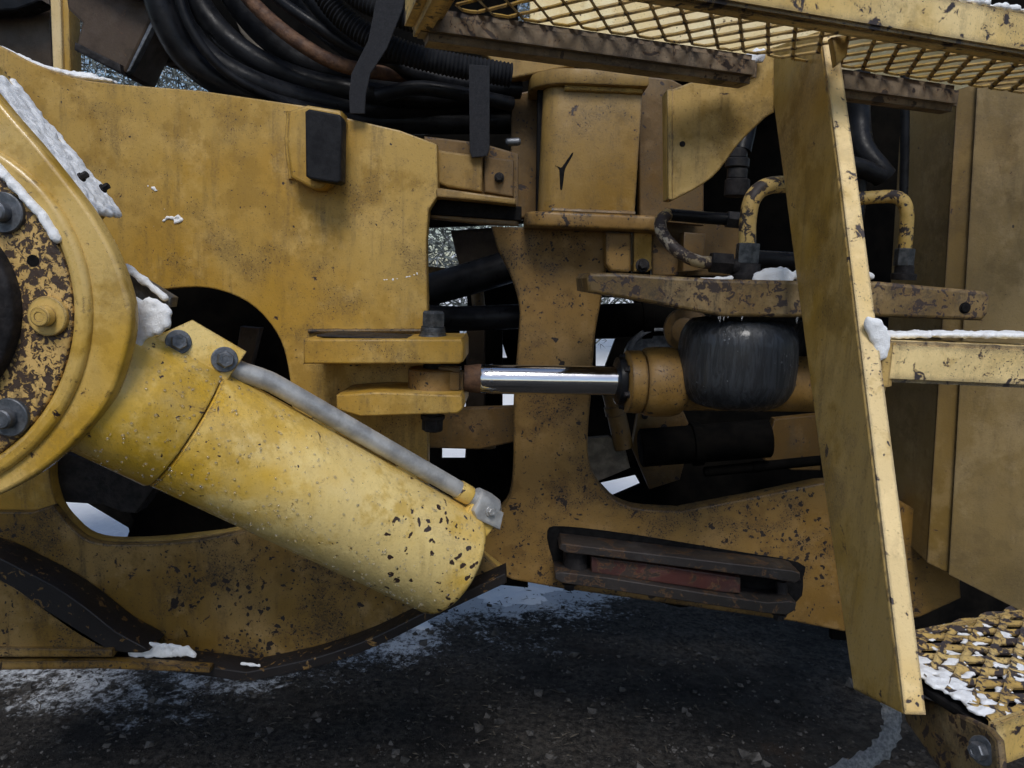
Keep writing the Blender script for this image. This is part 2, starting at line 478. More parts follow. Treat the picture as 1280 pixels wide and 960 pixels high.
def mk_snow():
    m = NT('snow')
    n = m.math('ADD', m.math('MULTIPLY', m.noise(520, 3, .8), .8), m.noise(160, 4, .75))
    n = m.math('ADD', n, m.math('MULTIPLY', m.noise(45, 4, .6), 1.2))
    return m.fin(m.mix(m.noise(90, 3, .6), (.87, .89, .92), (.93, .94, .95)), .6, m.bump(n, .45, .005), 0, .3)
SNOW = mk_snow()

def mk_ground():
    m = NT('wet_gritty_ground')
    a = m.noise(3.0, 8, .7)
    b = m.noise(42, 8, .75)
    c = m.mix(m.ramp(b, .36, .66), (.015, .0135, .012), (.092, .080, .068))
    c = m.mix(m.ramp(m.noise(160, 4, .8, off=(3, 1, 1)), .58, .70, 0, .8), c, (.11, .105, .10))
    oil = m.ramp(m.noise(1.6, 5, .6, off=(1.2, .4, 0)), .47, .62)
    c = m.mix(m.math('MULTIPLY', oil, .72), c, (.010, .009, .009))
    c = m.mix(m.ramp(m.noise(5, 6, .6, off=(6, 4, 0)), .6, .72, 0, .45), c, (.060, .038, .024))
    sx = m.node('ShaderNodeSeparateXYZ'); m.set(sx.inputs[0], m.co)
    edge = m.math('ADD', m.math('MULTIPLY', m.math('MAXIMUM', m.math('ADD', sx.outputs[0], 1.2), 0.0), .50), 2.03)
    d = m.math('SUBTRACT', sx.outputs[1], edge)
    nn = m.math('ADD', m.math('MULTIPLY', m.noise(38, 8, .8, off=(2, 9, 1)), 1.5), m.math('MULTIPLY', m.noise(4, 4, .6, off=(1, 1, 6)), 1.3))
    dust = m.ramp(m.math('ADD', m.math('MULTIPLY', d, 1.1), nn), 1.56, 1.86)
    c = m.mix(dust, c, (.80, .82, .85))
    h = m.math('ADD', m.math('MULTIPLY', b, 1.0), m.math('MULTIPLY', m.noise(180, 4, .7), .5))
    h = m.math('ADD', h, m.math('MULTIPLY', a, 1.5))
    return m.fin(c, m.ramp(m.noise(12, 5, .6), .35, .65, .7, .95), m.bump(h, 1.0, .022), spec=.2)
GROUND = mk_ground()
STONE = simple('grit', (.022, .02, .018), (.10, .092, .084), (.7, .95), 14, 0, bump=.6)
STRAW = simple('dead_stalks', (.025, .021, .016), (.085, .07, .05), (.7, .9), 60)
def mk_forest():
    m = NT('winter_scrub')
    n = m.noise(3.2, 5, .7)
    c = m.mix(m.ramp(n, .42, .6), (.03, .034, .032), (.13, .15, .14))
    c = m.mix(m.ramp(m.noise(5, 5, .7, off=(4, 2, 2)), .55, .66), c, (.7, .74, .78))
    return m.fin(c, .9)
FOREST = mk_forest()

# ------------------------------------------------------------------ setting
def hf(x, y):
    return mnoise.noise(V(x * 1.3, y * 1.3, 0)) * .025 + mnoise.noise(V(x * 6, y * 6, 3)) * .008 + mnoise.noise(V(x * 21, y * 21, 5)) * .004
def grid(name, xs, ys, zf, mat):
    vs = [(x, y, zf(x, y)) for y in ys for x in xs]
    nx = len(xs)
    fs = []
    for j in range(len(ys) - 1):
        for i in range(nx - 1):
            q = (j * nx + i, j * nx + i + 1, (j + 1) * nx + i + 1, (j + 1) * nx + i)
            if all(vs[k][2] is not None for k in q): fs.append(q)
    used = sorted({k for f in fs for k in f}); mp = {k: i for i, k in enumerate(used)}
    me = bpy.data.meshes.new(name)
    me.from_pydata([vs[k] for k in used], [], [tuple(mp[k] for k in f) for f in fs]); me.update()
    return link(name, me, mat, None, 180)
xs = [-120, -40, -15, -8, -5] + [-3.5 + 7.0 * i / 170 for i in range(171)] + [5, 8, 15, 40, 120]
ys = [-40, -12, -4, -1, .5, 1.2] + [1.5 + 2.6 * i / 90 for i in range(91)] + [5, 7, 10, 20, 60, 200]
g = grid('ground', xs, ys, lambda x, y: hf(x, y) if abs(x) < 6 and y < 6 else 0.0, GROUND)
g['kind'] = 'structure'
def snow_h(x, y):
    edge = 2.52 + .16 * mnoise.noise(V(x * 1.1, 3.3, 0)) + max(0, x + 1.2) * .50
    n = mnoise.noise(V(x * 3, y * 3, 8)) * .30 + mnoise.noise(V(x * 11, y * 11, 2)) * .22 + mnoise.noise(V(x * 34, y * 34, 2)) * .13
    d = (y - edge) * 1.0 + n
    if d < -.02: return None
    return hf(x, y) - .004 + min(.06, d * .07)
xs2 = [-120, -40, -15, -8, -5] + [-3.5 + 7.0 * i / 330 for i in range(331)] + [5, 8, 15, 40, 120]
ys2 = [1.9 + 2.3 * i / 150 for i in range(151)] + [4.6, 5, 7, 10, 20, 60, 200]
sf = grid('snow_field', xs2, ys2, lambda x, y: snow_h(x, y) if y < 4.25 else .10, SNOW)
sf['kind'] = 'structure'

# grit and stalks on the ground
def grit():
    vs, fs, v2, f2 = [], [], [], []
    for i in range(14000):
        y = 1.75 + (random.random() ** 1.3) * 2.2
        x = random.uniform(-.9, .85) * y
        r = random.choice((.0008, .001, .0013, .0018, .0028)) * random.uniform(.6, 1.5)
        if i % 500 == 0: r = random.uniform(.005, .009)
        z = hf(x, y) + r * .3
        k = len(vs)
        q = Vector((random.gauss(0, 1), random.gauss(0, 1), random.gauss(0, 1), random.gauss(0, 1)))
        from mathutils import Quaternion
        q = Quaternion(q.normalized())
        for d in ((1, 0, 0), (-1, 0, 0), (0, 1, 0), (0, -1, 0), (0, 0, 1), (0, 0, -1)):
            dv = q @ (Vector(d) * random.uniform(.55, 1.25))
            vs.append((x + r * dv.x, y + r * dv.y, z + r * dv.z * .7))
        fs += [(k + a_, k + b_, k + c_) for (a_, b_, c_) in ((0, 2, 4), (2, 1, 4), (1, 3, 4), (3, 0, 4), (2, 0, 5), (1, 2, 5), (3, 1, 5), (0, 3, 5))]
    for i in range(900):
        y = 2.0 + random.random() * 1.3
        x = random.uniform(-.85, .35) * y
        L = random.uniform(.004, .018); wd = random.uniform(.0008, .0022)
        a = random.uniform(0, 6.3); t = random.uniform(-.25, .25)
        d = V(math.cos(a), math.sin(a), t) * L; s = V(-math.sin(a), math.cos(a), 0) * wd
        zz = hf(x, y) + random.uniform(.002, .016)
        if snow_h(x, y): zz = max(zz, snow_h(x, y) + .003)
        c = V(x, y, zz)
        k = len(v2)
        v2 += [c - d - s, c - d + s, c + d + s, c + d - s, c + V(0, 0, wd * 1.6)]
        f2 += [(k, k + 1, k + 4), (k + 1, k + 2, k + 4), (k + 2, k + 3, k + 4), (k + 3, k, k + 4), (k + 3, k + 2, k + 1, k)]
    me = bpy.data.meshes.new('gravel'); me.from_pydata(vs, [], fs); me.update()
    tag(link('gravel', me, STONE, None, 0), 'loose grit scattered over the dark ground under the machine', 'gravel', kind='stuff')
    me = bpy.data.meshes.new('dead_grass'); me.from_pydata(v2, [], f2); me.update()
    tag(link('dead_grass', me, STRAW, None, 0), 'short dead stalks and wood chips littering the ground', 'dead grass', kind='stuff')
grit()

def wood():
    vs, fs = [], []
    for i in range(90000):
        x = random.uniform(-16, 6); y = random.uniform(11, 15)
        top = 7.5 + 2.5 * mnoise.noise(V(x * .35, 0, 0)) + .8 * mnoise.noise(V(x * 1.3, 2, 0))
        z = random.uniform(0.4, max(.8, top)); s = random.uniform(.03, .13)
        if z < .9 : s *= .7
        c = V(x, y, z); k = len(vs)
        dv = V(random.uniform(-1, 1), random.uniform(-.4, .4), random.uniform(-.4, 1)).normalized() * s * 3.2
        wv = V(random.uniform(-1, 1), 0, random.uniform(-1, 1)).normalized() * s * .22
        vs += [c - wv, c + wv, c + dv]
        fs.append((k, k + 1, k + 2))
    me = bpy.data.meshes.new('scrub'); me.from_pydata(vs, [], fs); me.update()
    tag(link('scrub', me, FOREST, None, 0), 'frosted winter scrub far behind the machine', 'trees', kind='stuff')
wood()

# ------------------------------------------------------------------ front frame
YF = 1.60
ff = thing('front_frame', 'ochre yellow front frame with big side plate, round opening and curved oily bottom edge', 'machine frame')
outline = [(-120, 5)] + sm([(-60, 30), (0, 57), (40, 78), (90, 96), (140, 104), (250, 113)], 4) + [(380, 132), (440, 149), (500, 163), (546, 180), (548, 243), (536, 262), (533, 300), (535, 420), (535, 640), (632, 716)] + \
    sm([(624, 722), (560, 757), (470, 800), (400, 824), (345, 838)], 4) + [(310, 838), (130, 826), (-120, 830)]
opening = sm([(205, 362), (260, 360), (310, 378), (345, 415), (360, 460), (364, 530), (345, 610), (305, 658), (240, 671), (160, 677), (112, 672), (84, 650), (69, 626), (62, 580), (80, 480), (120, 405), (160, 372)], 4, True)
side = plate('side_plate', outline, YF, .035, YEL, ff, holes=[opening], bev=.003)
# lower, oilier cheek plate lapped on the side plate
cheek = [(-120, 640), (40, 640), (66, 632)] + sm([(84, 655), (112, 676), (160, 681), (240, 676), (305, 664)], 4) + [(350, 640), (540, 660), (600, 690), (626, 716)] + \
    sm([(615, 722), (560, 753), (470, 795), (400, 820), (345, 832)], 4) + [(300, 832), (130, 822), (-120, 826)]
plate('lower_cheek_plate', cheek, YF - .022, .021, YEL_LOW, ff, bev=.004)
# bottom flange that follows the edge
fl_top = [(-120, 826), (130, 822), (215, 827), (308, 840)] + sm([(345, 833), (400, 820), (470, 795), (560, 750), (632, 716)], 4)
fl_bot = [(u + 1, v + 13) for (u, v) in [(p[0], p[1]) for p in fl_top]]
plate('bottom_flange', fl_top + list(reversed(fl_bot)), YF - .085, .085 - .024, SOOTY, ff, bev=.003)
plate('flange_front_edge', [(-120, 829), (130, 826), (262, 835), (262, 841), (130, 836), (-120, 839)], YF - .109, .022, YEL_LOW, ff, bev=.001)
plate('gusset_plate', [(-120, 690), (0, 722), (60, 762), (140, 812), (138, 820), (-120, 822)], YF - .10, .03, YEL_LOW, ff)
plate('gusset_rib', sm([(-120, 664), (-20, 690), (24, 710), (70, 734), (108, 760), (146, 790), (186, 814), (140, 814), (98, 794), (52, 762), (0, 727), (-120, 692)], 3, True), YF - .100, .076, SOOTY, ff, bev=.003)
plate('gusset_edge_strip', [(-120, 808), (140, 812), (140, 822), (-120, 822)], YF - .11, .05, YEL_LOW, ff)
# tongue towards the hinge
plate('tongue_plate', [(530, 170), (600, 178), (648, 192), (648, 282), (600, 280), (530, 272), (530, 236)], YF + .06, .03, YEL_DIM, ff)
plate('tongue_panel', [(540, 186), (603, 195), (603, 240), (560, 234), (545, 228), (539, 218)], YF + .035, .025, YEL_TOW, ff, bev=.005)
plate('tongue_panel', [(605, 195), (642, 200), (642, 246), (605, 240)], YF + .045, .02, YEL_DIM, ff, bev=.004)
plate('tongue_lip', [(543, 234), (600, 242), (645, 248), (645, 256), (590, 250), (543, 246)], YF - .0, .07, YEL_TOW, ff, bev=.004)
plate('tongue_slot', [(546, 248), (652, 258), (652, 276), (538, 268), (538, 260)], YF + .05, .05, SLOT, ff)
bolt('plug', P(624, 222, YF + .04), (0, -1, 0), .008, .012, OLD, ff)
# rubber stop in a welded holder
hold = plate('stop_holder', [(361, 138), (384, 131), (426, 138), (428, 150), (413, 226), (402, 236), (390, 236), (363, 222), (358, 180)], YF - .05, .06, YEL, ff, bev=.006)
sb = plate('rubber_stop', [(381, 139), (386, 136), (424, 143), (427, 148), (426, 226), (421, 229), (386, 223), (382, 220)], YF - .085, .045, RUBBER_M, ff, bev=.004)
weld('weld_bead', [P(363, 140, YF), P(361, 180, YF), P(366, 224, YF)], .009, YEL, ff)
# steering bracket: two thick lugs with the pin bolt
BY = 1.45
def lug(poly_uv, yb, ):
    return plate('steering_lug', poly_uv, BY, yb, YEL, ff, bev=.004, res=2)
lug([(379, 424), (396, 424), (577, 424), (579, 430), (579, 452), (574, 455), (379, 455)], .17)
lug([(420, 494), (470, 490), (576, 494), (579, 500), (579, 511), (572, 517), (450, 521), (420, 512)], .17)
zl = P(470, 424, BY).z
weld('weld_bead', [V(P(386, 420, YF).x, YF - .004, P(386, 424, BY).z + .004), V(P(533, 420, YF).x, YF - .004, P(560, 424, BY).z + .004)], .005, YEL_LOW, ff)
slab('caked_dirt', [(P(392, 424, BY).x, BY + .022), (P(505, 424, BY).x, BY + .016), (P(572, 424, BY).x, BY + .02), (P(574, 424, BY).x, BY + .13), (P(400, 424, BY).x, BY + .14)], P(470, 424, BY).z + .0025, .005, OLD, ff, bev=.002)
pc = P(541, 424, BY + .085)
lathe('pin_bolt_head', P(541, 424, BY + .085), (0, 0, 1), [(-.004, .030), (.006, .030), (.010, .027), (.016, .027), (.018, .023)], DARKSTEEL, ff, 28)
bolt('pin_bolt_hex', P(541, 424, BY + .085) + V(0, 0, .016), (0, 0, 1), .025, .042, DARKSTEEL, ff, washer=1.0)
lathe('pin_shaft', pc + V(0, 0, .0), (0, 0, -1), [(0, .018), (.19, .018)], OLD, ff, 20)
bolt('pin_nut', P(541, 519, BY + .085), (0, 0, -1), .022, .034, OLD, ff, washer=1.15)
# dark bracket seen below the lift arm, inner wall behind the opening
plate('inner_bracket', [(60, 560), (200, 600), (170, 642), (150, 640), (128, 631), (60, 627)], YF + .03, .06, OLD, ff)
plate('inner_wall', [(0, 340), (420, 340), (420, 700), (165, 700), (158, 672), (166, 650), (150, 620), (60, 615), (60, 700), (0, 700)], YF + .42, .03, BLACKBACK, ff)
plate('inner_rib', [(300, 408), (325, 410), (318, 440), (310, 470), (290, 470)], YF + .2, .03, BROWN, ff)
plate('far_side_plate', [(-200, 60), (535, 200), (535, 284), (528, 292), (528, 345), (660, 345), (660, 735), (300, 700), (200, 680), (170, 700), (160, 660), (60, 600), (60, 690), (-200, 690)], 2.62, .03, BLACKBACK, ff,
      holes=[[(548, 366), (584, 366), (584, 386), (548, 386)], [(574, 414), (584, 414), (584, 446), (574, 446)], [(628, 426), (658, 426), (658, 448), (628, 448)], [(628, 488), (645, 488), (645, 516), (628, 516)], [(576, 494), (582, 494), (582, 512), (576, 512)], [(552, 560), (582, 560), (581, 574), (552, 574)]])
plate('far_frame_bar', [(528, 332), (590, 338), (590, 352), (528, 348)], 2.5, .04, YEL_DIM, ff)
plate('spotted_cross_plate', [(530, 512), (646, 508), (646, 552), (600, 562), (530, 560)], 1.95, .03, YEL_DIM, ff)
plate('far_post', [(563, 288), (618, 284), (650, 330), (650, 345), (578, 345), (570, 318)], 2.15, .05, BROWN, ff)
plate('far_post', [(583, 405), (606, 405), (606, 520), (583, 520)], 2.2, .05, BROWN, ff)
plate('far_post', [(607, 405), (628, 405), (628, 520), (607, 520)], 2.25, .05, BLACKBACK, ff)

# ------------------------------------------------------------------ rear frame
YR = 1.80
rf = thing('rear_frame', 'brownish yellow rear frame with hinge tower, waisted web and long low tail', 'machine frame')
web = [(614, 283), (757, 287), (758, 335)] + sm([(752, 375), (744, 420), (740, 480), (735, 545), (738, 582), (757, 615), (790, 634), (850, 639)], 4) + \
    [(940, 622), (1025, 604), (1080, 600), (1150, 640), (1198, 690), (1202, 748), (1150, 772), (1055, 790), (990, 777), (850, 757), (700, 736), (640, 725)] + \
    sm([(600, 706), (585, 690), (600, 655), (632, 630), (641, 590), (642, 500), (648, 420), (649, 385), (640, 350), (622, 312)], 4)
plate('hinge_web', web, YR, .05, YEL_WEB, rf, bev=.005)
def xy(u, v, Y): p = P(u, v, Y); return (p.x, p.y)
zt, zb = P(740, 108, 1.72).z, P(740, 268, 1.72).z
xl, xr = P(676, 190, 1.72).x, P(798, 190, 1.72).x
def tower_xy(x0, x1, y0, y1, r, grow=0.0):
    pts = [(x1 + grow, y1), (x1 + grow, y0 - grow)]
    for k in range(9):
        a = math.pi / 2 * k / 8
        pts.append((x0 - grow + r - r * math.sin(a), y0 - grow + r - r * math.cos(a)))
    pts.append((x0 - grow, y1))
    return list(reversed(pts))
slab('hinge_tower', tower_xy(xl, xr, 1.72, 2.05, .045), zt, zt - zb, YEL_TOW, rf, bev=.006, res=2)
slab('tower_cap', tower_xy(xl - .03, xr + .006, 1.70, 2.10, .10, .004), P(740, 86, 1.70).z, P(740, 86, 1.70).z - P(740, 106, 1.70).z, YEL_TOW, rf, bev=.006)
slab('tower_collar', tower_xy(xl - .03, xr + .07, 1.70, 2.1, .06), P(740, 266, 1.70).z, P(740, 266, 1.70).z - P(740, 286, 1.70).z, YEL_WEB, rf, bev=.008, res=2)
plate('tower_gap_strip', [(672, 112), (683, 108), (682, 262), (670, 266)], 1.765, .05, SLOT, rf)  # black strip set along the dark gap left of the tower
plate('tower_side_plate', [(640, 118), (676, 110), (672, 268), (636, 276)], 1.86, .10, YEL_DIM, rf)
plate('tower_bracket', [(600, 62), (640, 70), (720, 82), (660, 94), (640, 98), (612, 74)], 1.76, .05, YEL_TOW, rf)
weld('weld_bead', [V(xl + .045, 1.716, zt - .006), V(xr, 1.716, zt - .006)], .007, YEL, rf)
weld('weld_bead', [V(xl + .03, 1.712, zb + .004), V(xr, 1.712, zb + .004)], .007, YEL_WEB, rf)
# ragged Y-shaped scar where the skin has torn
plate('torn_scar', sm([(700, 236), (699, 212), (694, 207), (700, 209), (703, 208), (715, 191), (716, 194), (707, 210), (705, 220), (703, 236)], 2, True), 1.7195, .003, SLOT, rf, bev=0.0005)
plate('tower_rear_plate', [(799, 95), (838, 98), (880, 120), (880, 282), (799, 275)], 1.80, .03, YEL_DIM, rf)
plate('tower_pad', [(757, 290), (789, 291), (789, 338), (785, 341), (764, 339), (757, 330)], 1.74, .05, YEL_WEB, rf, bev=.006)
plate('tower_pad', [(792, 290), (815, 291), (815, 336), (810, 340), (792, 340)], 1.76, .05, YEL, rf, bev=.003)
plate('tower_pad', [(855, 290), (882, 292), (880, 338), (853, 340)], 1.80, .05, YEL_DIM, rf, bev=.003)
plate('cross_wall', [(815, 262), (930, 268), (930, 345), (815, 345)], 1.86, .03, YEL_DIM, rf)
bulk = [(690, 60), (850, 88), (1050, 112), (1190, 126), (1190, 330), (1190, 720), (850, 760), (735, 730), (735, 362), (690, 300)]
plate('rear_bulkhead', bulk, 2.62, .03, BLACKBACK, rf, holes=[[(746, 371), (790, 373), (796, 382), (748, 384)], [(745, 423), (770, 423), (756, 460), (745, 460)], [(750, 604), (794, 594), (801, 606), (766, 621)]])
plate('belly_shade', [(1040, 600), (1500, 600), (1500, 830), (1040, 800)], 2.4, .03, BLACKBACK, rf)  # black sheet added to carry the shade below the side panel
plate('inner_plate', [(735, 548), (762, 546), (782, 562), (788, 585), (748, 602), (735, 600)], 2.3, .03, ALU, rf)
plate('inner_plate', [(968, 524), (1026, 518), (1026, 588), (990, 588), (955, 575)], 2.4, .04, YEL_DIM, rf)
plate('inner_rail', [(735, 388), (870, 386), (870, 422), (735, 424)], 2.4, .06, BLACKBACK, rf)
plate('tail_rear_wall', [(1090, 480), (1230, 470), (1230, 690), (1100, 690)], 1.95, .03, YEL_DIM, rf)
for (u, v) in ((803, 332),):
    bolt('pad_bolt', P(u, v, 1.74), (0, -1, .2), .012, .018, OLD, rf)
lathe('drum_rim', P(820, 450, 2.2), (0, -1, .1), [(0, .09), (.01, .10), (.05, .10), (.055, .09), (.055, .085), (.02, .08)], STEEL, rf, 40)

for (p, q, r, mt) in (((735, 402, 2.2), (900, 396, 2.2), .05, BLACKBACK), ((800, 560, 2.3), (960, 548, 2.3), .06, BLACKBACK), ((760, 470, 2.3), (780, 560, 2.3), .03, YEL_DIM),
                      ((540, 540, 2.2), (650, 536, 2.2), .04, OLD), ((880, 590, 2.3), (1030, 575, 2.3), .016, BLACKBACK), ((595, 345, 2.3), (612, 560, 2.3), .02, YEL_DIM)):
    a, b = P(*p), P(*q); L = (b - a).length
    lathe('inner_tube', a, b - a, [(0, r * .9), (.005, r), (L * .4, r), (L * .4 + .002, r * 1.15), (L * .4 + .03, r * 1.15), (L * .4 + .032, r), (L, r)], mt, rf, 28)
lathe('inner_casting', P(858, 412, 1.95), (-.3, -1, 0), [(0, .06), (.02, .055), (.03, .035), (.06, .033), (.065, .02)], YEL_DIM, rf, 28)
plate('inner_bracket', [(800, 500), (850, 505), (866, 540), (850, 600), (812, 612), (790, 560)], 2.45, .04, YEL_DIM, rf)
plate('inner_bracket', [(655, 345), (735, 345), (735, 420), (655, 420)], 2.3, .04, BLACKBACK, rf)
for k in range(5): bolt('casting_bolt', P(806 + k * 12, 520 + (k * 37) % 60, 2.445), (0, -1, 0), .008, .012, OLD, rf)

# articulation lock bar on the tail
lk = thing('frame_lock_link', 'greasy black double strap lock link with faded red bar on the tail', 'lock link')
plate('greasy_recess_shade', sm([(684, 664), (704, 658), (790, 668), (906, 687), (998, 703), (1004, 722), (996, 752), (940, 746), (860, 738), (780, 724), (704, 716), (690, 696)], 3, True), YR - .002, .003, SLOT, lk, bev=.0005)  # thin black sheet: grease plus the recess's shade put into its colour
plate('upper_strap', [(702, 679), (760, 686), (990, 713), (1000, 716), (1001, 725), (994, 729), (958, 723), (760, 697), (706, 691), (699, 686)], YR - .080, .077, IRON, lk, bev=.003)
plate('lower_strap', [(694, 716), (702, 715), (760, 722), (905, 745), (960, 753), (988, 751), (996, 754), (994, 763), (984, 769), (958, 767), (702, 729), (694, 724)], YR - .080, .077, IRON, lk, bev=.003)
plate('red_bar', [(739, 696), (826, 707), (926, 722), (926, 742), (905, 741), (826, 729), (739, 716)], YR - .062, .05, RED, lk)
for (u, v0, v1, r) in ((719, 686, 716, .030), (977, 726, 752, .014)):
    a, b = P(u, v0, YR - .03), P(u, v1, YR - .03)
    lathe('link_pin', a, b - a, [(0, r), ((b - a).length, r)], OLD, lk, 24)
for (u, v) in ((712, 730), (974, 768)):
    bolt('link_nut', P(u, v - 2, YR - .03), (0, 0, -1), .014, .018, OLD, lk)

# ------------------------------------------------------------------ steering cylinder
sc_ = thing('steering_cylinder', 'steering cylinder with bright chrome rod and rusty yellow eye, hung between frames', 'hydraulic cylinder')
a0, a1 = P(600, 473.5, 1.53), P(1040, 480, 1.60)
ax = (a1 - a0).normalized()
px_m = 1.53 / F
lathe('rod', a0, ax, [(0, .0285), (.004, .0302), (.024, .0302), (.024, .031), (.30, .031)], CHROME, sc_, 48)
lathe('rod_end_flats', a0 - ax * .004, ax, [(0, .027), (.03, .0316)], STEEL, sc_, 8)
lathe('rod_neck', P(580, 473, 1.53), ax, [(0, .028), (.006, .0275), (.016, .029), (.034, .031), (.036, .029)], RUSTHOSE, sc_, 32)
lathe('rod_eye', P(541, 460, 1.535), (0, 0, -1), [(0, .046), (.003, .050), (.050, .050), (.053, .046)], YEL_WEB, sc_, 36)
box_mesh('rod_eye_shank', P(562, 474, 1.53), (.06, .052, .052), YEL_WEB, sc_, bev=.008)
g0 = P(772, 476, 1.56)
lathe('gland_seal', g0 - ax * .006, ax, [(0, .040), (.004, .050), (.012, .052), (.018, .050)], RUBBER, sc_, 40)
lathe('gland', P(780, 477, 1.56), ax, [(0, .060), (.004, .066), (.030, .067), (.034, .066), (.034, .060), (.040, .060)], YEL_WEB, sc_, 48)
lathe('barrel', P(803, 477, 1.56), ax, [(-.002, .066), (.006, .072), (.03, .0745), (.06, .074), (.078, .068), (.084, .060), (.5, .060)], YEL_WEB, sc_, 48)
for k in range(6):
    x_, y_, d_ = frame_of(ax)
    a = k * math.pi / 3 + .4
    bolt('gland_bolt', P(780, 477, 1.56) + (x_ * math.cos(a) + y_ * math.sin(a)) * .052, -ax, .006, .010, OLD, sc_)

# thick hoses that cross the hinge gap
for (pts, r, lab) in (([(500, 372, 2.02), (560, 356, 2.0), (640, 332, 1.98), (700, 310, 2.0)], .043, 'thick matt black hose rising to the right across the hinge gap'),
                      ([(500, 392, 1.92), (560, 398, 1.92), (640, 396, 1.92), (720, 392, 1.95)], .032, 'level black hose behind the steering pin bolt')):
    tag(tube('hydraulic_hose', [P(*p) for p in pts], r, RUBBER, None, seg=20), lab, 'hose', 'hoses across the hinge gap')

# ------------------------------------------------------------------ lift arm
la = thing('loader_boom', 'yellow lift arm end with thick round flange and bolted peeling cover', 'lift arm')
YA = 1.05
arm_out = [(-420, -320), (-300, -300)] + sm([(-120, -20), (0, 128), (45, 180), (82, 226), (112, 266), (140, 315), (157, 362), (163, 397), (157, 440), (138, 495), (105, 540), (55, 586), (0, 618), (-60, 640), (-130, 652)], 5) + [(-420, 600)]
plate('arm_plate', arm_out, YA, .028, YEL_ARM, la, bev=.006, res=2)
plate('arm_web', [(-420, -320), (-300, -240), (-120, -16), (0, 132), (45, 184), (82, 230), (98, 252), (60, 290), (-420, 330)], YA + .029, .10, YEL_ARM, la, bev=.004)
def circ(cu, cv, r, n=72): return [(cu + r * math.cos(2 * math.pi * k / n), cv + r * math.sin(2 * math.pi * k / n)) for k in range(n)]
CX, CY = -124, 392
def ring(name, ro, ri, Y, t, mat, bev=.004):
    return plate(name, circ(CX, CY, ro), Y, t, mat, la, holes=[circ(CX, CY, ri)], bev=bev, res=2)
ring('flange_ring', 236, 214, YA - .010, .018, YEL_ARM, .008)
ring('bolted_cover', 214, 60, YA - .006, .02, PEELED)
ring('cover_hub', 138, 30, YA - .030, .04, OLD, .008)
ring('hub_boss', 104, 20, YA - .055, .05, OLD, .01)
for (u, v, mt) in ((7, 266, STEEL), (62, 395, YEL_ARM), (14, 521, STEEL)):
    bolt('cover_bolt', P(u, v, YA - .006), (0, -1, 0), .014, .024, mt, la, washer=2.0, wh=.3, hex_=False)
lathe('cover_hole', P(42, 326, YA - .005), (0, -1, 0), [(0, .0085), (.0015, .0085), (.0015, .007)], SLOT, la, 20)
for (u, v) in ((101, 222), (128, 236)):
    bolt('edge_stud', P(u, v, YA + .03 + .05 * (u > 110)), (.8, 0, .5), .005, .011, OLD, la)

# ------------------------------------------------------------------ lift cylinder
lc = thing('lift_cylinder', 'fat bright yellow lift cylinder with grey oil tube, slanting down to the right', 'hydraulic cylinder')
c0, c1 = P(232, 531, 1.22), P(566, 703, 1.44)
cax = (c1 - c0).normalized(); CL = (c1 - c0).length
RB = .112
lathe('barrel', c0, cax, [(0, RB - .004), (.004, RB), (CL - .018, RB), (CL - .009, RB - .002), (CL - .003, RB - .007), (CL, RB - .014), (CL, .02)], YEL_CYL, lc, 96)
lathe('head_collar', c0 - cax * .155, cax, [(0, RB - .002), (.004, RB + .003), (.148, RB + .004), (.153, RB + .001), (.1535, RB - .006)], YEL_CYL, lc, 96)
lathe('piston_rod', c0 - cax * .45, cax, [(0, .05), (.32, .05)], CHROME, lc, 40)
cx_, cy_, _ = frame_of(cax)
# direction square to the axis that shows at the barrel's upper silhouette
view = (CAM - c0).normalized()
upd = cax.cross(view).normalized()
if upd.z < 0: upd = -upd
tow = upd.cross(cax).normalized()
if tow.dot(view) < 0: tow = -tow
def CP(s, up, out): return c0 + cax * s + upd * up + tow * out
# bolted lug plate on the collar
lp = [CP(-.125, .085, .062), CP(-.085, .150, .062), CP(.012, .150, .062), CP(.010, .075, .062)]
flat('lug_plate', lp, cax, upd, .03, YEL_CYL, lc, bev=.003)
bolt('lug_bolt', CP(-.085, .108, .062), tow, .013, .016, STEEL, lc, washer=1.5)
bolt('lug_bolt', CP(-.012, .120, .062), tow, .014, .018, STEEL, lc, washer=1.5)
tube('oil_tube', [CP(-.03, .114, .035), CP(.02, .118, .035), CP(.06, .126, .036), CP(.10, .129, .036), CP(CL * .5, .129, .036), CP(CL - .02, .129, .036)], .0175, GALV, lc, seg=24)
lathe('tube_elbow', CP(CL - .045, .128, .036), cax, [(0, .020), (.003, .0255), (.030, .0275), (.052, .025), (.064, .014)], GALV, lc, 24)
lathe('tube_band', CP(CL - .085, .129, .036), cax, [(0, .0185), (.001, .0195), (.028, .0195), (.030, .0185)], YEL_CYL, lc, 24)
flat('tube_clamp', [CP(CL - .045, .105, .062), CP(CL - .045, .134, .062), CP(CL + .020, .132, .066), CP(CL + .030, .098, .066), CP(CL - .03, .094, .066)], cax, upd, .055, GALV, lc, bev=.005)
bolt('clamp_bolt', CP(CL - .012, .120, .063), tow, .008, .010, GALV, lc)
for s_ in (.30, .62): flat('tube_bracket', [CP(CL * s_, .098, .03), CP(CL * s_, .126, .03), CP(CL * s_ + .05, .126, .03), CP(CL * s_ + .05, .098, .03)], cax, upd, .012, YEL_CYL, lc, bev=.002)
weld('weld_bead', [c0 + cax * (CL - .055) + (upd * math.sin(a) + tow * math.cos(a)) * (RB - .001) for a in [math.radians(d) for d in range(-90, 60, 6)]], .0035, YEL_CYL, lc) if False else None
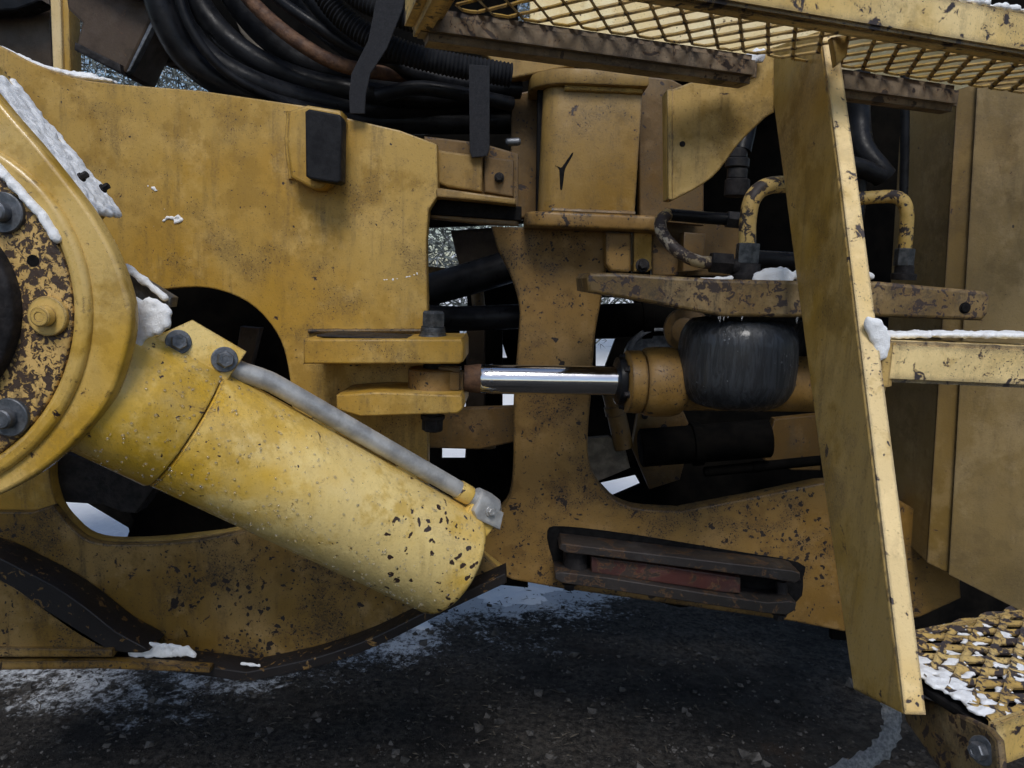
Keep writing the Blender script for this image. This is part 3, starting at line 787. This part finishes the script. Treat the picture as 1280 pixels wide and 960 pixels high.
flat('end_block', [CP(CL - .05, .085, .05), CP(CL - .05, .120, .05), CP(CL + .022, .120, .05), CP(CL + .022, .100, .05), CP(CL + .008, .04, .05), CP(CL - .01, .03, .05)], cax, upd, .07, YEL_CYL, lc, bev=.004)
# meltwater drops
def drops():
    bm = bmesh.new()
    for i in range(520):
        s = random.uniform(-.1, CL - .02); a = math.radians(random.uniform(-75, 60))
        d = tow * math.cos(a) + upd * math.sin(a)
        r = random.uniform(.0010, .0030)
        rad = RB if s > 0 else RB + .004
        q = bmesh.ops.create_icosphere(bm, subdivisions=1, radius=r)
        bmesh.ops.translate(bm, vec=c0 + cax * s + d * rad, verts=q['verts'])
    me = bpy.data.meshes.new('water_drops'); bm.to_mesh(me); bm.free()
    m = NT('water'); m.b.inputs['Transmission Weight'].default_value = .9; m.b.inputs['IOR'].default_value = 1.33
    m.fin((.95, .95, .95), .03)
    o = link('water_drops', me, m.m, lc, 180); o['kind'] = 'stuff'
drops()

# ------------------------------------------------------------------ accumulator shelf
sh = thing('accumulator_shelf', 'thick sooty yellow shelf plate above the black canister', 'bracket')
plate('shelf_plate', [(733, 348), (738, 341), (775, 341), (900, 349), (1010, 351), (1100, 352), (1232, 364), (1238, 370), (1236, 392), (1228, 401), (1090, 396), (1000, 397), (905, 396), (870, 390), (800, 377), (735, 366)], 1.42, .26, SOOT, sh, bev=.007, res=2)
bolt('shelf_hole_plug', P(1206, 385, 1.42), (0, -1, 0), .008, .004, SLOT, sh, hex_=False)
def icicles():
    bm = bmesh.new()
    for i in range(7):
        u = random.uniform(880, 1010); p = P(u, 396, 1.425); h = random.uniform(.004, .016); r = random.uniform(.0015, .003)
        q = bmesh.ops.create_cone(bm, cap_ends=True, segments=8, radius1=r * .3, radius2=r, depth=h)
        bmesh.ops.translate(bm, vec=p - V(0, 0, h * .35), verts=q['verts'])
    me = bpy.data.meshes.new('icicles'); bm.to_mesh(me); bm.free()
    m = NT('ice'); m.b.inputs['Transmission Weight'].default_value = .85; m.b.inputs['IOR'].default_value = 1.31
    o = link('icicles', me, m.fin((.9, .92, .95), .08), sh, 180); o['kind'] = 'stuff'
icicles()
ac = thing('accumulator', 'wet black rubber canister hanging under the shelf left of the ladder', 'accumulator', 'canisters under the shelf')
def canister(u, vt, vb, Y, r, parent):
    p = P(u, vt, Y); h = p.z - P(u, vb, Y - r).z
    prof = []
    for k in range(17):
        a = math.pi / 2 * k / 16
        prof.append((h - .066 + .066 * math.sin(a), r * (.38 + .62 * math.cos(a) ** .8)))
    top = [(0, r * .62), (.004, r * .80), (.016, r * .90), (.034, r * .975), (.052, r * .995), (h * .5, r * 1.01), (h - .068, r)]
    return lathe('canister_body', p, (0, 0, -1), top + prof, WET, parent, 64)
canister(925, 398, 521, 1.53, .119, ac)
lathe('canister_neck', P(925, 392, 1.53), (0, 0, -1), [(0, .06), (.02, .06)], OLD, ac, 32)
ac2 = thing('accumulator', 'dark canister half hidden behind the ladder stringer', 'accumulator', 'canisters under the shelf')
canister(1050, 402, 508, 1.66, .105, ac2)
lathe('canister_neck', P(1050, 396, 1.66), (0, 0, -1), [(0, .06), (.02, .06)], OLD, ac2, 32)

# pipes on the shelf
CHIP_PIPE = paint('chipped_yellow_pipe', c1=(.55, .38, .10), c2=(.62, .46, .18), spots=.3, chips=.72, dirt=.2, edge=0, chipscale=40, dark=(.03, .034, .045))
CHIP_DARK = paint('chipped_black_pipe', c1=(.42, .33, .14), c2=(.30, .30, .30), spots=.4, chips=.86, dirt=.2, edge=0, chipscale=40, dark=(.02, .022, .03))
def hexnut(name, p, d, r, h, mat, parent): return lathe(name, p, d, [(0, r * .92), (.002, r), (h - .002, r), (h, r * .92)], mat, parent, 6, 20)
YP = 1.49
p1 = thing('hydraulic_pipe', 'chipped yellow pipe bending behind the ladder from an upright fitting', 'pipe', 'pipes on the shelf')
tube('pipe', [P(934, 310, YP), P(935, 275, YP), P(942, 246, YP), P(962, 232, YP + .01), (P(1000, 231, YP + .03)), P(1040, 232, YP + .05)], .0165, CHIP_PIPE, p1, seg=18)
hexnut('hex_nut', P(933, 330, YP), (0, 0, 1), .023, .040, DARKSTEEL, p1)
lathe('fitting', P(933, 350, YP), (0, 0, 1), [(0, .033), (.008, .034), (.014, .026), (.032, .024)], OLD, p1, 20)
p2 = thing('hydraulic_pipe', 'small worn black pipe curling left into a level hose', 'pipe', 'pipes on the shelf')
tube('pipe', [P(898, 329, YP), P(870, 326, YP), P(845, 312, YP + .01), P(828, 292, YP + .03), P(826, 275, YP + .06), P(836, 268, YP + .08)], .0125, CHIP_DARK, p2, seg=16)
hexnut('hex_nut', P(888, 328, YP), (1, 0, -.03), .022, .042, OLD, p2)
tube('hose', [P(836, 268, YP + .08), P(880, 272, YP + .08), P(912, 274, YP + .08)], .0125, RUBBER, p2, seg=16)
hexnut('hose_nut', P(908, 274, YP + .08), (1, 0, -.05), .018, .04, PIPEBLACK, p2)
tube('block_link', [P(905, 332, YP), P(925, 334, YP)], .016, OLD, p2)
p3 = thing('hydraulic_pipe', 'chipped yellow pipe elbow right of the ladder stringer', 'pipe', 'pipes on the shelf')
tube('pipe', [P(1040, 252, 1.60), P(1100, 246, 1.58), P(1124, 248, 1.56), P(1133, 262, 1.55), P(1133, 288, 1.55), P(1130, 320, 1.55)], .0135, CHIP_PIPE, p3, seg=16)
hexnut('hex_nut', P(1129, 333, 1.55), (0, 0, 1), .019, .036, DARKSTEEL, p3)
lathe('fitting', P(1129, 350, 1.55), (0, 0, 1), [(0, .024), (.012, .025), (.014, .019), (.03, .018)], OLD, p3, 16)
for (pts, r, lab) in (([(1072, 90, 1.75), (1073, 150, 1.75), (1078, 185, 1.72), (1098, 212, 1.70), (1106, 222, 1.70)], .026, 'upright black hose right of the ladder top'),
                      ([(1050, 205, 1.66), (1075, 210, 1.66), (1100, 220, 1.68)], .020, 'short glossy black hose end poking out behind the ladder'),
                      ([(1131, 90, 1.8), (1131, 180, 1.8), (1129, 260, 1.8)], .010, 'thin black cable hose beside the grey panel'),
                      ([(940, 90, 1.7), (934, 150, 1.7), (926, 190, 1.68)], .022, 'black hose dropping behind the gusset bracket'),
                      ([(1074, 225, 1.68), (1072, 260, 1.68), (1064, 320, 1.66)], .016, 'grey hose below the glossy hose end'),
                      ([(930, 322, 1.65), (980, 325, 1.65), (1030, 328, 1.65)], .018, 'level dark hose low behind the ladder')):
    tag(tube('hydraulic_hose', [P(*p) for p in pts], r, RUBBER, None, seg=18), lab, 'hose', 'hoses behind the ladder')
vb = thing('hose_coupling', 'dark stacked coupling with two collars under the gusset bracket', 'coupling')
for (v0, v1, r) in ((186, 198, .022), (198, 210, .026), (210, 224, .022), (224, 246, .027)):
    a = P(922, v0, 1.68); hgt = a.z - P(922, v1, 1.68).z
    lathe('collar', a, (0, 0, -1), [(0, r * .9), (.002, r), (hgt - .002, r), (hgt, r * .9)], PIPEBLACK if v0 < 215 else OLD, vb, 18)

# ------------------------------------------------------------------ boarding ladder
ld = thing('boarding_ladder', 'scuffed yellow boarding ladder with leaning stringer, snowy rung and step', 'ladder')
XS = .50
plate_x('stringer', [(957, 62), (1024, 38), (1048, 220), (1073, 430), (1104, 690), (1128, 893), (1066, 862), (1030, 610), (1000, 385), (978, 215)], XS, .028, YEL_LAD, ld, bev=.004, res=2)
def strip3(name, pts, w, t, mat, parent):
    """band following points, w wide along +X and t thick towards the viewer"""
    vs, fs = [], []
    for p in pts:
        vs += [p + V(.0015, -t, 0), p + V(w, -t, 0), p + V(w, 0, 0), p + V(.0015, 0, 0)]
    n = len(pts)
    for i in range(n - 1):
        for k in range(4): fs.append((i * 4 + k, i * 4 + (k + 1) % 4, i * 4 + 4 + (k + 1) % 4, i * 4 + 4 + k))
    fs += [(3, 2, 1, 0), tuple(range(4 * n - 4, 4 * n))]
    me = bpy.data.meshes.new(name); me.from_pydata(vs, [], fs); me.update()
    return link(name, me, mat, parent)
strip3('stringer_edge', [PX(u, v, XS) for (u, v) in ((1024.5, 42), (1048, 220), (1073, 430), (1104, 690), (1127.5, 890))], .0275, .004, YEL_PALE, ld)
sx0 = XS + .030
def ladder_x(u, v, X): return PX(u, v, X)
ra = PX(1102, 428, sx0 + .004)
rung_y = ra.y
zr0, zr1 = P(1200, 430, rung_y).z, P(1200, 482, rung_y).z
box_mesh('rung', V(sx0 + .40, rung_y + .045, (zr0 + zr1) / 2), (.80, .09, zr0 - zr1), YEL_PLAT, ld, bev=.006)
box_mesh('rung_foot', V(sx0 + .012, rung_y + .045, (zr0 + zr1) / 2 - .004), (.03, .10, (zr0 - zr1) + .02), YEL_LAD, ld, bev=.008)
# bottom step with raised grip strands
zs = .915
nl, nr, fr, fl_ = PZ(1233, 911, zs), PZ(1420, 842, zs), PZ(1420, 745, zs), PZ(1085, 813, zs)
st_pts = [nl, nr, fr, fl_]
slab('step_plate', [(p.x, p.y) for p in st_pts], zs, .010, SLOT, ld, bev=.002)
for (a, b, nm) in ((nl, nr, 'step_front_lip'), (fl_, fr, 'step_rear_lip')):
    d = (b - a); L = d.length; d.normalize()
    rot = Matrix.Rotation(math.atan2(d.y, d.x), 3, 'Z')
    hh = .06 if nm == 'step_front_lip' else .03
    box_mesh(nm, a + d * L / 2 + V(0, -.006 if hh > .05 else .006, -hh / 2 + .012), (L, .008, hh), YEL_PLAT, ld, bev=.002, rot=rot)
def strands(name, o, ex, ey, en, L, W, cw, ch, sw, th, mat, parent, raise_=.35):
    """expanded metal: zigzag strands that touch at the knuckles"""
    bm = bmesh.new()
    rows = max(2, round(W / (ch / 2)))
    ch = 2 * W / rows
    n = int(L / (cw / 4))
    for j in range(rows + 1):
        prev = None
        for i in range(n + 1):
            ph = (i % 4)
            tri = (0, .5, 1, .5)[ph] if j % 2 == 0 else (1, .5, 0, .5)[ph]
            tt = j * ch / 2 + (tri - .5) * ch / 2
            flatk = 1.0 if ph in (0, 2) else .75
            t0 = min(max(tt, 0), W)
            c = o + ex * min(i * cw / 4, L) + ey * t0 + en * (random.uniform(-.0006, .0006))
            tilt = (ey + en * raise_).normalized()
            nn = ex.cross(tilt).normalized()
            a = c - tilt * sw * flatk; b = c + tilt * sw * flatk
            cur = [bm.verts.new(a - nn * th), bm.verts.new(b - nn * th), bm.verts.new(b + nn * th), bm.verts.new(a + nn * th)]
            if prev:
                for k in range(4):
                    bm.faces.new((prev[k], prev[(k + 1) % 4], cur[(k + 1) % 4], cur[k]))
            prev = cur
    me = bpy.data.meshes.new(name); bm.to_mesh(me); bm.free()
    me.validate()
    return link(name, me, mat, parent, 0)
strands('step_grip_mesh', nl + V(.006, .004, .008), (nr - nl).normalized(), (fl_ - nl).normalized(), V(0, 0, 1), (nr - nl).length, (fl_ - nl).length - .006, .064, .032, .0070, .0016, YEL_TREAD, ld, .28)
plate_x('step_hinge_bracket', [(1128, 862), (1150, 872), (1190, 888), (1233, 909), (1246, 925), (1249, 950), (1250, 1000), (1190, 985), (1130, 900)], nl.x - .012, .010, SOOT, ld)
bolt('step_bolt', PX(1229, 938, nl.x - .013), (-1, -.35, .1), .010, .014, STEEL, ld, washer=1.6)
tag(tube('frayed_strap', [P(1108, 862, 1.22), P(1114, 890, 1.20), P(1114, 915, 1.18), P(1098, 940, 1.16), P(1070, 957, 1.15), P(1030, 975, 1.14)], .016, ROPE, None, seg=12, flatten=(1, .45), jit=.25), 'frayed grey strap dangling below the ladder stringer', 'strap')

# ------------------------------------------------------------------ service platform above
pf = thing('service_platform', 'yellow walkway platform with see-through expanded metal deck and scraped edge beam', 'platform')
ZP = CH + .40
fA, fB = PZ(700, -36, ZP), PZ(1280, 62, ZP)
rA, rB = PZ(687, 34, ZP), PZ(1223, 108, ZP)
ed = (fB - fA).normalized(); ed.z = 0; ed.normalize()
nd = V(-ed.y, ed.x, 0)
if nd.y < 0: nd = -nd
f_l = fA - ed * .35; f_r = fB + ed * .5
def beam(name, a, b, y0, y1, z0, z1, mat, bev=.006):
    """bar from a to b, cross-section offset y0..y1 along nd and z0..z1 in height"""
    L = (b - a).length; d = (b - a).normalized()
    rot = Matrix.Rotation(math.atan2(d.y, d.x), 3, 'Z')
    c = (a + b) / 2 + nd * ((y0 + y1) / 2) + V(0, 0, (z0 + z1) / 2)
    return box_mesh(name, c, (L, abs(y1 - y0), abs(z1 - z0)), mat, pf, bev, rot)
wid = (rA - fA).dot(nd)
wid2 = (rB - fB).dot(nd)
W_ = (wid + wid2) / 2
q0 = PZ(526, 42, ZP - .035)
f_l = f_l + ed * ((q0 - f_l).dot(ed))
beam('edge_beam', f_l, f_r, -.012, .0, -.010, .052, YEL_PLAT)
beam('edge_beam_lip', f_l, f_r, .0015, .03, -.012, -.002, YEL_PLAT, .003)
beam('rear_beam', f_l, f_l + ed * ((PZ(958, 90, ZP - .03) - f_l).dot(ed)), W_, W_ + .06, -.044, .004, BEAM, .012)
beam('rear_beam', fA + ed * ((PZ(1040, 110, ZP - .03) - fA).dot(ed)), fA + ed * ((PZ(1200, 130, ZP - .03) - fA).dot(ed)), W_ + .005, W_ + .055, -.044, .004, BEAM, .012)
strands('deck_mesh', f_l + ed * .05 + nd * .004 + V(0, 0, .008), ed, nd, V(0, 0, 1), (f_r - f_l).length, W_ + .01, .050, .068, .0062, .0018, YEL_LAD, pf, .5)
# rounded left end of the platform frame
beam('end_bar', f_l - ed * .02, f_l + ed * .03, -.02, W_ + .062, -.03, .07, YEL_PLAT, .014)
plate('gusset', [(840, 112), (900, 88), (955, 62), (968, 58), (968, 140)] + sm([(958, 146), (925, 178), (890, 222), (842, 250), (838, 250)], 4), 1.44, .012, YEL_LAD, pf, bev=.003)
plate('gusset_fold', [(834, 112), (841, 111), (841, 250), (835, 249)], 1.435, .05, YEL_LAD, pf, bev=.002)
bolt('gusset_screw', P(853, 180, 1.44), (0, -1, 0), .004, .005, OLD, pf)
plate('post_clip', [(1040, 46), (1062, 42), (1060, 70), (1046, 82)], 1.25, .02, YEL_LAD, pf)

# ------------------------------------------------------------------ right hand side panel
sp = thing('side_panel', 'tall dull yellow sheet metal panel with folded edge behind the ladder', 'panel')
def sheet(name, quad, mat, t=.006):
    bm = bmesh.new()
    vs = [bm.verts.new(p) for p in quad]; f = bm.faces.new(vs)
    r = bmesh.ops.extrude_face_region(bm, geom=[f])
    nn = (quad[1] - quad[0]).cross(quad[3] - quad[0]).normalized()
    if nn.y < 0: nn = -nn
    bmesh.ops.translate(bm, vec=nn * t, verts=[v for v in r['geom'] if isinstance(v, bmesh.types.BMVert)])
    bmesh.ops.recalc_face_normals(bm, faces=bm.faces)
    me = bpy.data.meshes.new(name); bm.to_mesh(me); bm.free()
    return link(name, me, mat, sp)
sheet('inner_face', [P(1128, 118, 1.95), P(1196, 118, 1.74), P(1158, 702, 1.74), P(1096, 640, 1.95)], PANEL)
sheet('folded_edge', [P(1197, 112, 1.735), P(1222, 104, 1.72), P(1186, 716, 1.72), P(1159, 703, 1.735)], PANEL_EDGE)
sheet('front_face', [P(1222, 103, 1.712), P(1420, 80, 1.60), P(1400, 826, 1.60), P(1186, 718, 1.712)], PANEL)

# ------------------------------------------------------------------ hoses and boxes above the frame
hb = 1.72
HG = 'hose bundle above the front frame'
for (pts, r, mat, lab) in (
    ([(185, -60, 1.66), (205, 20, 1.66), (238, 75, 1.68), (300, 116, 1.72), (380, 142, 1.78), (470, 152, 1.86), (560, 152, 1.9), (650, 152, 1.95)], .030, RUBBER, 'glossy black hose lying lowest along the plate edge'),
    ([(205, -60, 1.70), (225, 20, 1.70), (262, 70, 1.72), (320, 104, 1.74), (400, 128, 1.80), (500, 138, 1.86), (640, 136, 1.95)], .026, RUBBER, 'glossy black hose just above the lowest one'),
    ([(226, -60, 1.78), (252, 10, 1.78), (300, 62, 1.78), (370, 98, 1.80), (450, 116, 1.82), (540, 122, 1.86), (640, 112, 1.9)], .028, RUBBER, 'black hose third from the plate edge in the bundle'),
    ([(262, -60, 1.82), (300, 10, 1.82), (350, 60, 1.82), (420, 92, 1.84), (520, 106, 1.88), (640, 100, 1.9)], .026, RUBBER_M, 'matt black hose under the rusty pipe'),
    ([(275, -50, 1.74), (320, 8, 1.72), (378, 56, 1.70), (436, 84, 1.72), (520, 96, 1.78)], .016, RUSTHOSE, 'rusty brown pipe in the hose bundle'),
    ([(330, -60, 1.9), (380, 10, 1.88), (440, 60, 1.88), (520, 92, 1.9), (600, 104, 1.92)], .028, RUBBER_M, 'matt black hose deepest in the bundle'),
    ([(352, -60, 1.80), (392, 0, 1.78), (440, 48, 1.76), (500, 84, 1.76), (570, 104, 1.78), (650, 112, 1.82)], .022, RUBBER, 'black hose directly below the ribbed sleeve'),
    ([(215, -40, 1.64), (236, 30, 1.64), (275, 84, 1.66), (330, 118, 1.70), (400, 150, 1.80)], .010, RUBBER, 'thin black cable on the outside of the bundle'),
    ([(300, -60, 1.72), (338, -10, 1.70), (392, 30, 1.68), (450, 66, 1.70), (500, 74, 1.72)], .012, RUBBER, 'thin black cable beside the rusty pipe'),
    ([(470, 120, 1.74), (520, 110, 1.74), (570, 116, 1.74), (640, 130, 1.8)], .016, RUBBER, 'short black hose behind the hanging strap'),
    ([(90, -60, 1.75), (150, -20, 1.75), (215, 2, 1.75), (240, 30, 1.8)], .020, RUBBER, 'black hose entering from the top left corner')):
    tag(tube('hydraulic_hose', [P(*p) for p in pts], r, mat, None, seg=22), lab, 'hose', HG)
for (pts, r, lab) in (
    ([(380, -60, 1.66), (412, 2, 1.66), (450, 38, 1.66), (500, 64, 1.66), (560, 80, 1.67), (638, 94, 1.70)], .026, 'ribbed black sleeve hose running to the hinge tower'),
    ([(410, -50, 1.62), (440, -8, 1.62), (480, 14, 1.61), (530, 32, 1.6)], .021, 'shorter ribbed black sleeve under the platform corner')):
    tag(tube('corrugated_sleeve', [P(*p) for p in pts], r, RUBBER_M, None, seg=20, ribs=.14, pitch=.0085), lab, 'hose', 'ribbed sleeves')
tag(plate('webbing_strap', [(476, -30), (512, -30), (503, 12), (484, 60), (463, 92), (457, 120), (456, 142), (437, 142), (436, 118), (439, 92), (460, 50)], 1.575, .005, CLOTH, None, bev=.002), 'black webbing strap tied round the ribbed sleeves', 'strap', 'straps on the hoses')
tag(plate('webbing_strap', [(586, 80), (612, 82), (612, 186), (609, 195), (590, 197), (587, 190)], 1.62, .005, CLOTH, None, bev=.002), 'black webbing strap hanging down left of the hinge tower', 'strap', 'straps on the hoses')
tag(lathe('hose_clip', P(632, 178, 1.75), (1, .1, .12), [(0, .006), (.004, .009), (.03, .009), (.034, .006)], STEEL, None, 12), 'small bright metal clip end left of the tower', 'clip')

cb = thing('cab_base', 'black underside of the cab behind the hose bundle', 'cab')
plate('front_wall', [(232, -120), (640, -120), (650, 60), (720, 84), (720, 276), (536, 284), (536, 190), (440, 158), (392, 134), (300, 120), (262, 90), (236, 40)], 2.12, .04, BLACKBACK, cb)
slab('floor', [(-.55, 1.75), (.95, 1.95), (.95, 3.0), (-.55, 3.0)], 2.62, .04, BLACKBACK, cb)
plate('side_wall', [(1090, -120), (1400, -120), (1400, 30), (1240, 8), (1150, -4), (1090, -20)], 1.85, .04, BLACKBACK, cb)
hd = thing('added_hood', 'pale yellow hood wall added behind the deck mesh, its cream standing in for bright light', 'hood')
plate('added_hood_wall', [(662, -140), (1500, -140), (1500, 140), (1190, 132), (1050, 116), (850, 92), (662, 60)], 2.0, .03, HOOD, hd)  # added so the mesh openings read bright; that light is in its cream
cm = thing('counterweight_post', 'pale cream upright post with ochre side at the top left', 'post')
plate('post_face', [(60, -60), (74, -60), (79, 96), (66, 96)], 1.95, .02, CREAM, cm)
plate('post_side', [(74.5, -60), (84, -60), (89, 96), (79.5, 96)], 1.958, .05, YEL, cm)
bp = thing('brown_guard', 'dark brown guard sheet left of the cream post', 'guard')
plate('guard_sheet', [(-150, -80), (58, -80), (66, 100), (-150, 100)], 2.05, .02, BROWN, bp)
plate('guard_lip', [(-150, -2), (40, -6), (52, 0), (20, 12), (-150, 18)], 1.98, .06, RUBBER, bp)
bx = thing('tilted_guard_box', 'dark brown tilted box with worn black bottom corner above the frame', 'box')
plate('box_face', [(70, -90), (215, -90), (197, 8), (158, 90), (150, 92), (94, 60), (102, 28), (84, 10)], 1.78, .14, BROWN, bx, bev=.006)
plate('box_edge', [(199, 4), (204, 6), (163, 88), (157, 91)], 1.775, .02, STEEL, bx, bev=.002)
plate('box_rim', [(93, 52), (150, 80), (152, 92), (146, 90), (92, 62)], 1.765, .05, OLD, bx)
bolt('box_bolt', P(197, 4, 1.76), (0, -1, 0), .008, .012, STEEL, bx)
bk = thing('dark_bracket', 'small dark bracket between the tilted box and the hoses', 'bracket')
plate('bracket_plate', [(180, 30), (232, 60), (226, 78), (192, 79), (176, 68)], 1.95, .03, BROWN, bk)
plate('bracket_tail', [(215, 72), (300, 96), (300, 112), (205, 80)], 1.98, .03, BROWN, bk)
pl = thing('frosted_panel', 'pale frosted panel glimpsed between the hoses', 'panel')
plate('panel_sheet', [(280, -10), (330, 16), (356, 44), (352, 72), (420, 80), (424, 100), (340, 90), (300, 40)], 2.06, .01, ALU, pl)

# ------------------------------------------------------------------ snow lying on things
def lerp_pts(pts, n):
    seg = [(Vector(a), Vector(b)) for a, b in zip(pts, pts[1:])]
    L = [(b - a).length for a, b in seg]; T = sum(L); out = []
    for i in range(n):
        s = T * (i + random.random()) / n
        for (a, b), l in zip(seg, L):
            if s <= l or (a, b) == seg[-1]:
                out.append(a.lerp(b, min(1, s / l))); break
            s -= l
    return out
def snow_line(uvY, n, r0, r1, depth=0.0, s=(1, 1, 1)):
    out = []
    for p in lerp_pts([V(*q) for q in uvY], n):
        out.append((P(p.x, p.y, p.z) + V(0, random.uniform(0, depth), 0), random.uniform(r0, r1), s))
    return out
snow('snow', 'long band of snow along the top edge of the lift arm', snow_line([(-40, 80, 1.086), (0, 130, 1.086), (45, 182, 1.086), (82, 228, 1.086), (108, 264, 1.086)], 1100, .003, .0075, .097), SNOW)
snow('snow', 'snow lying on the cover ledge of the lift arm', snow_line([(-20, 192, 1.035), (20, 236, 1.035), (52, 270, 1.035), (70, 300, 1.035)], 260, .003, .008, .012), SNOW)
snow('snow', 'wedge of snow packed between lift arm and lift cylinder', scatter_balls([(164, 375), (205, 380), (214, 400), (205, 412), (180, 420), (160, 462), (154, 470)], lambda u, v: P(u, v, 1.125), 260, .004, .009) + snow_line([(156, 332, 1.22), (185, 355, 1.22), (208, 374, 1.22)], 16, .006, .010), SNOW)
plate('arm_link_plate', [(150, 335), (175, 348), (214, 372), (212, 384), (165, 378)], 1.235, .03, STEEL, la)
snow('snow', 'thin snow on the curved top edge of the front frame', snow_line([(-10, 55, 1.61), (50, 82, 1.61), (90, 94, 1.62), (138, 100, 1.63)], 300, .003, .007, .03) + snow_line([(75, 90, 1.64), (115, 96, 1.64)], 60, .005, .010, .02), SNOW)
snow('snow', 'small drift of snow in the corner of the bottom flange', scatter_balls([(150, 800), (175, 806), (235, 812), (246, 822), (165, 824)], lambda u, v: P(u, v - 3, YF - .078), 300, .003, .007) + snow_line([(300, 829, 1.52), (325, 832, 1.52)], 8, .003, .006), SNOW)
snow('snow', 'snow lying along the ladder rung and heaped at the stringer', snow_line([(1104, 420, rung_y + .03), (1180, 419, rung_y + .03), (1300, 420, rung_y + .03)], 700, .0025, .0065, .05) + scatter_balls([(1082, 398), (1096, 400), (1110, 415), (1108, 440), (1098, 448), (1090, 425)], lambda u, v: P(u, v, rung_y - .004), 110, .003, .008), SNOW)
snow('snow', 'patch of snow on the shelf behind the ladder', scatter_balls([(945, 345), (960, 338), (1000, 338), (1000, 352), (945, 352)], lambda u, v: P(u, v, 1.46), 40, .008, .012) + snow_line([(1075, 342, 1.48), (1092, 346, 1.48)], 8, .006, .01) + snow_line([(870, 350, 1.44), (915, 348, 1.44)], 20, .004, .007), SNOW)
snow('snow', 'ridge of snow on top of the platform edge', [(f_l.lerp(f_r, random.uniform(.3, 1)) + V(0, 0, .054) + nd * random.uniform(-.01, .02), random.uniform(.003, .008), (1, 1, 1)) for i in range(800)], SNOW)
snow('snow', 'snow caught where the stringer meets the deck', scatter_balls([(925, 74), (950, 60), (958, 62), (950, 80), (926, 84)], lambda u, v: P(u, v, 1.42), 24, .006, .011), SNOW)
def step_snow():
    b = []
    e1, e2 = nr - nl, fl_ - nl
    for i in range(1100):
        p = nl + e1 * (.02 + random.random() * .8) + e2 * random.random()
        if mnoise.noise(V(p.x * 26, p.y * 26, 4)) > -.04: b.append((p + V(0, 0, .007), random.uniform(.002, .0055), (1.5, 1, .6)))
    for i in range(260):
        t = random.random()
        b.append((nl + e2 * (.05 + .75 * t) + e1.normalized() * random.uniform(.002, .05) + V(0, 0, .008), random.uniform(.002, .0062), (1.1, 1, .8)))
    return b
snow('snow', 'broken clumps of snow on the bottom step', step_snow(), SNOW)
snow('snow', 'flecks of frozen snow sticking to the big side plate', scatter_balls([(200, 272), (228, 270), (226, 280), (204, 279)], lambda u, v: P(u, v, YF), 14, .003, .005) + scatter_balls([(478, 350), (505, 344), (532, 338), (532, 341), (505, 348), (480, 355)], lambda u, v: P(u, v, YF + .0012), 26, .0018, .003) + scatter_balls([(170, 225), (250, 225), (250, 300), (170, 300)], lambda u, v: P(u, v, YF + .0005), 14, .0012, .0022) + scatter_balls([(184, 232), (200, 234), (198, 239), (186, 238)], lambda u, v: P(u, v, YF), 8, .002, .004), SNOW, vox=.0022, disp=.002)

# ------------------------------------------------------------------ smaller pieces belong to the part they sit on
OWN = {'lug_bolt': 'lug_plate', 'tube_elbow': 'oil_tube', 'tube_band': 'oil_tube', 'clamp_bolt': 'tube_clamp', 'cover_bolt': 'bolted_cover', 'cover_hole': 'bolted_cover', 'hub_boss': 'cover_hub',
       'pin_bolt_hex': 'pin_bolt_head', 'rubber_stop': 'stop_holder', 'tower_cap': 'hinge_tower', 'torn_scar': 'hinge_tower', 'plug': 'tongue_plate',
       'gland_bolt': 'gland', 'rod_end_flats': 'rod', 'rod_neck': 'rod', 'rod_eye_shank': 'rod_eye', 'step_grip_mesh': 'step_plate', 'step_front_lip': 'step_plate', 'step_rear_lip': 'step_plate',
       'step_bolt': 'step_hinge_bracket', 'rung_foot': 'rung', 'gusset_fold': 'gusset', 'gusset_screw': 'gusset', 'edge_beam_lip': 'edge_beam', 'canister_neck': 'canister_body',
       'pad_bolt': 'tower_pad', 'water_drops': 'barrel', 'edge_stud': 'arm_plate', 'caked_dirt': 'steering_lug', 'box_bolt': 'box_face', 'shelf_hole_plug': 'shelf_plate', 'gusset_edge_strip': 'gusset_plate'}
for o in list(bpy.data.objects):
    b = o.name.split('.')[0]
    if o.parent and b in OWN:
        for q in o.parent.children:
            if q.name.split('.')[0] == OWN[b]:
                o.parent = q
                break
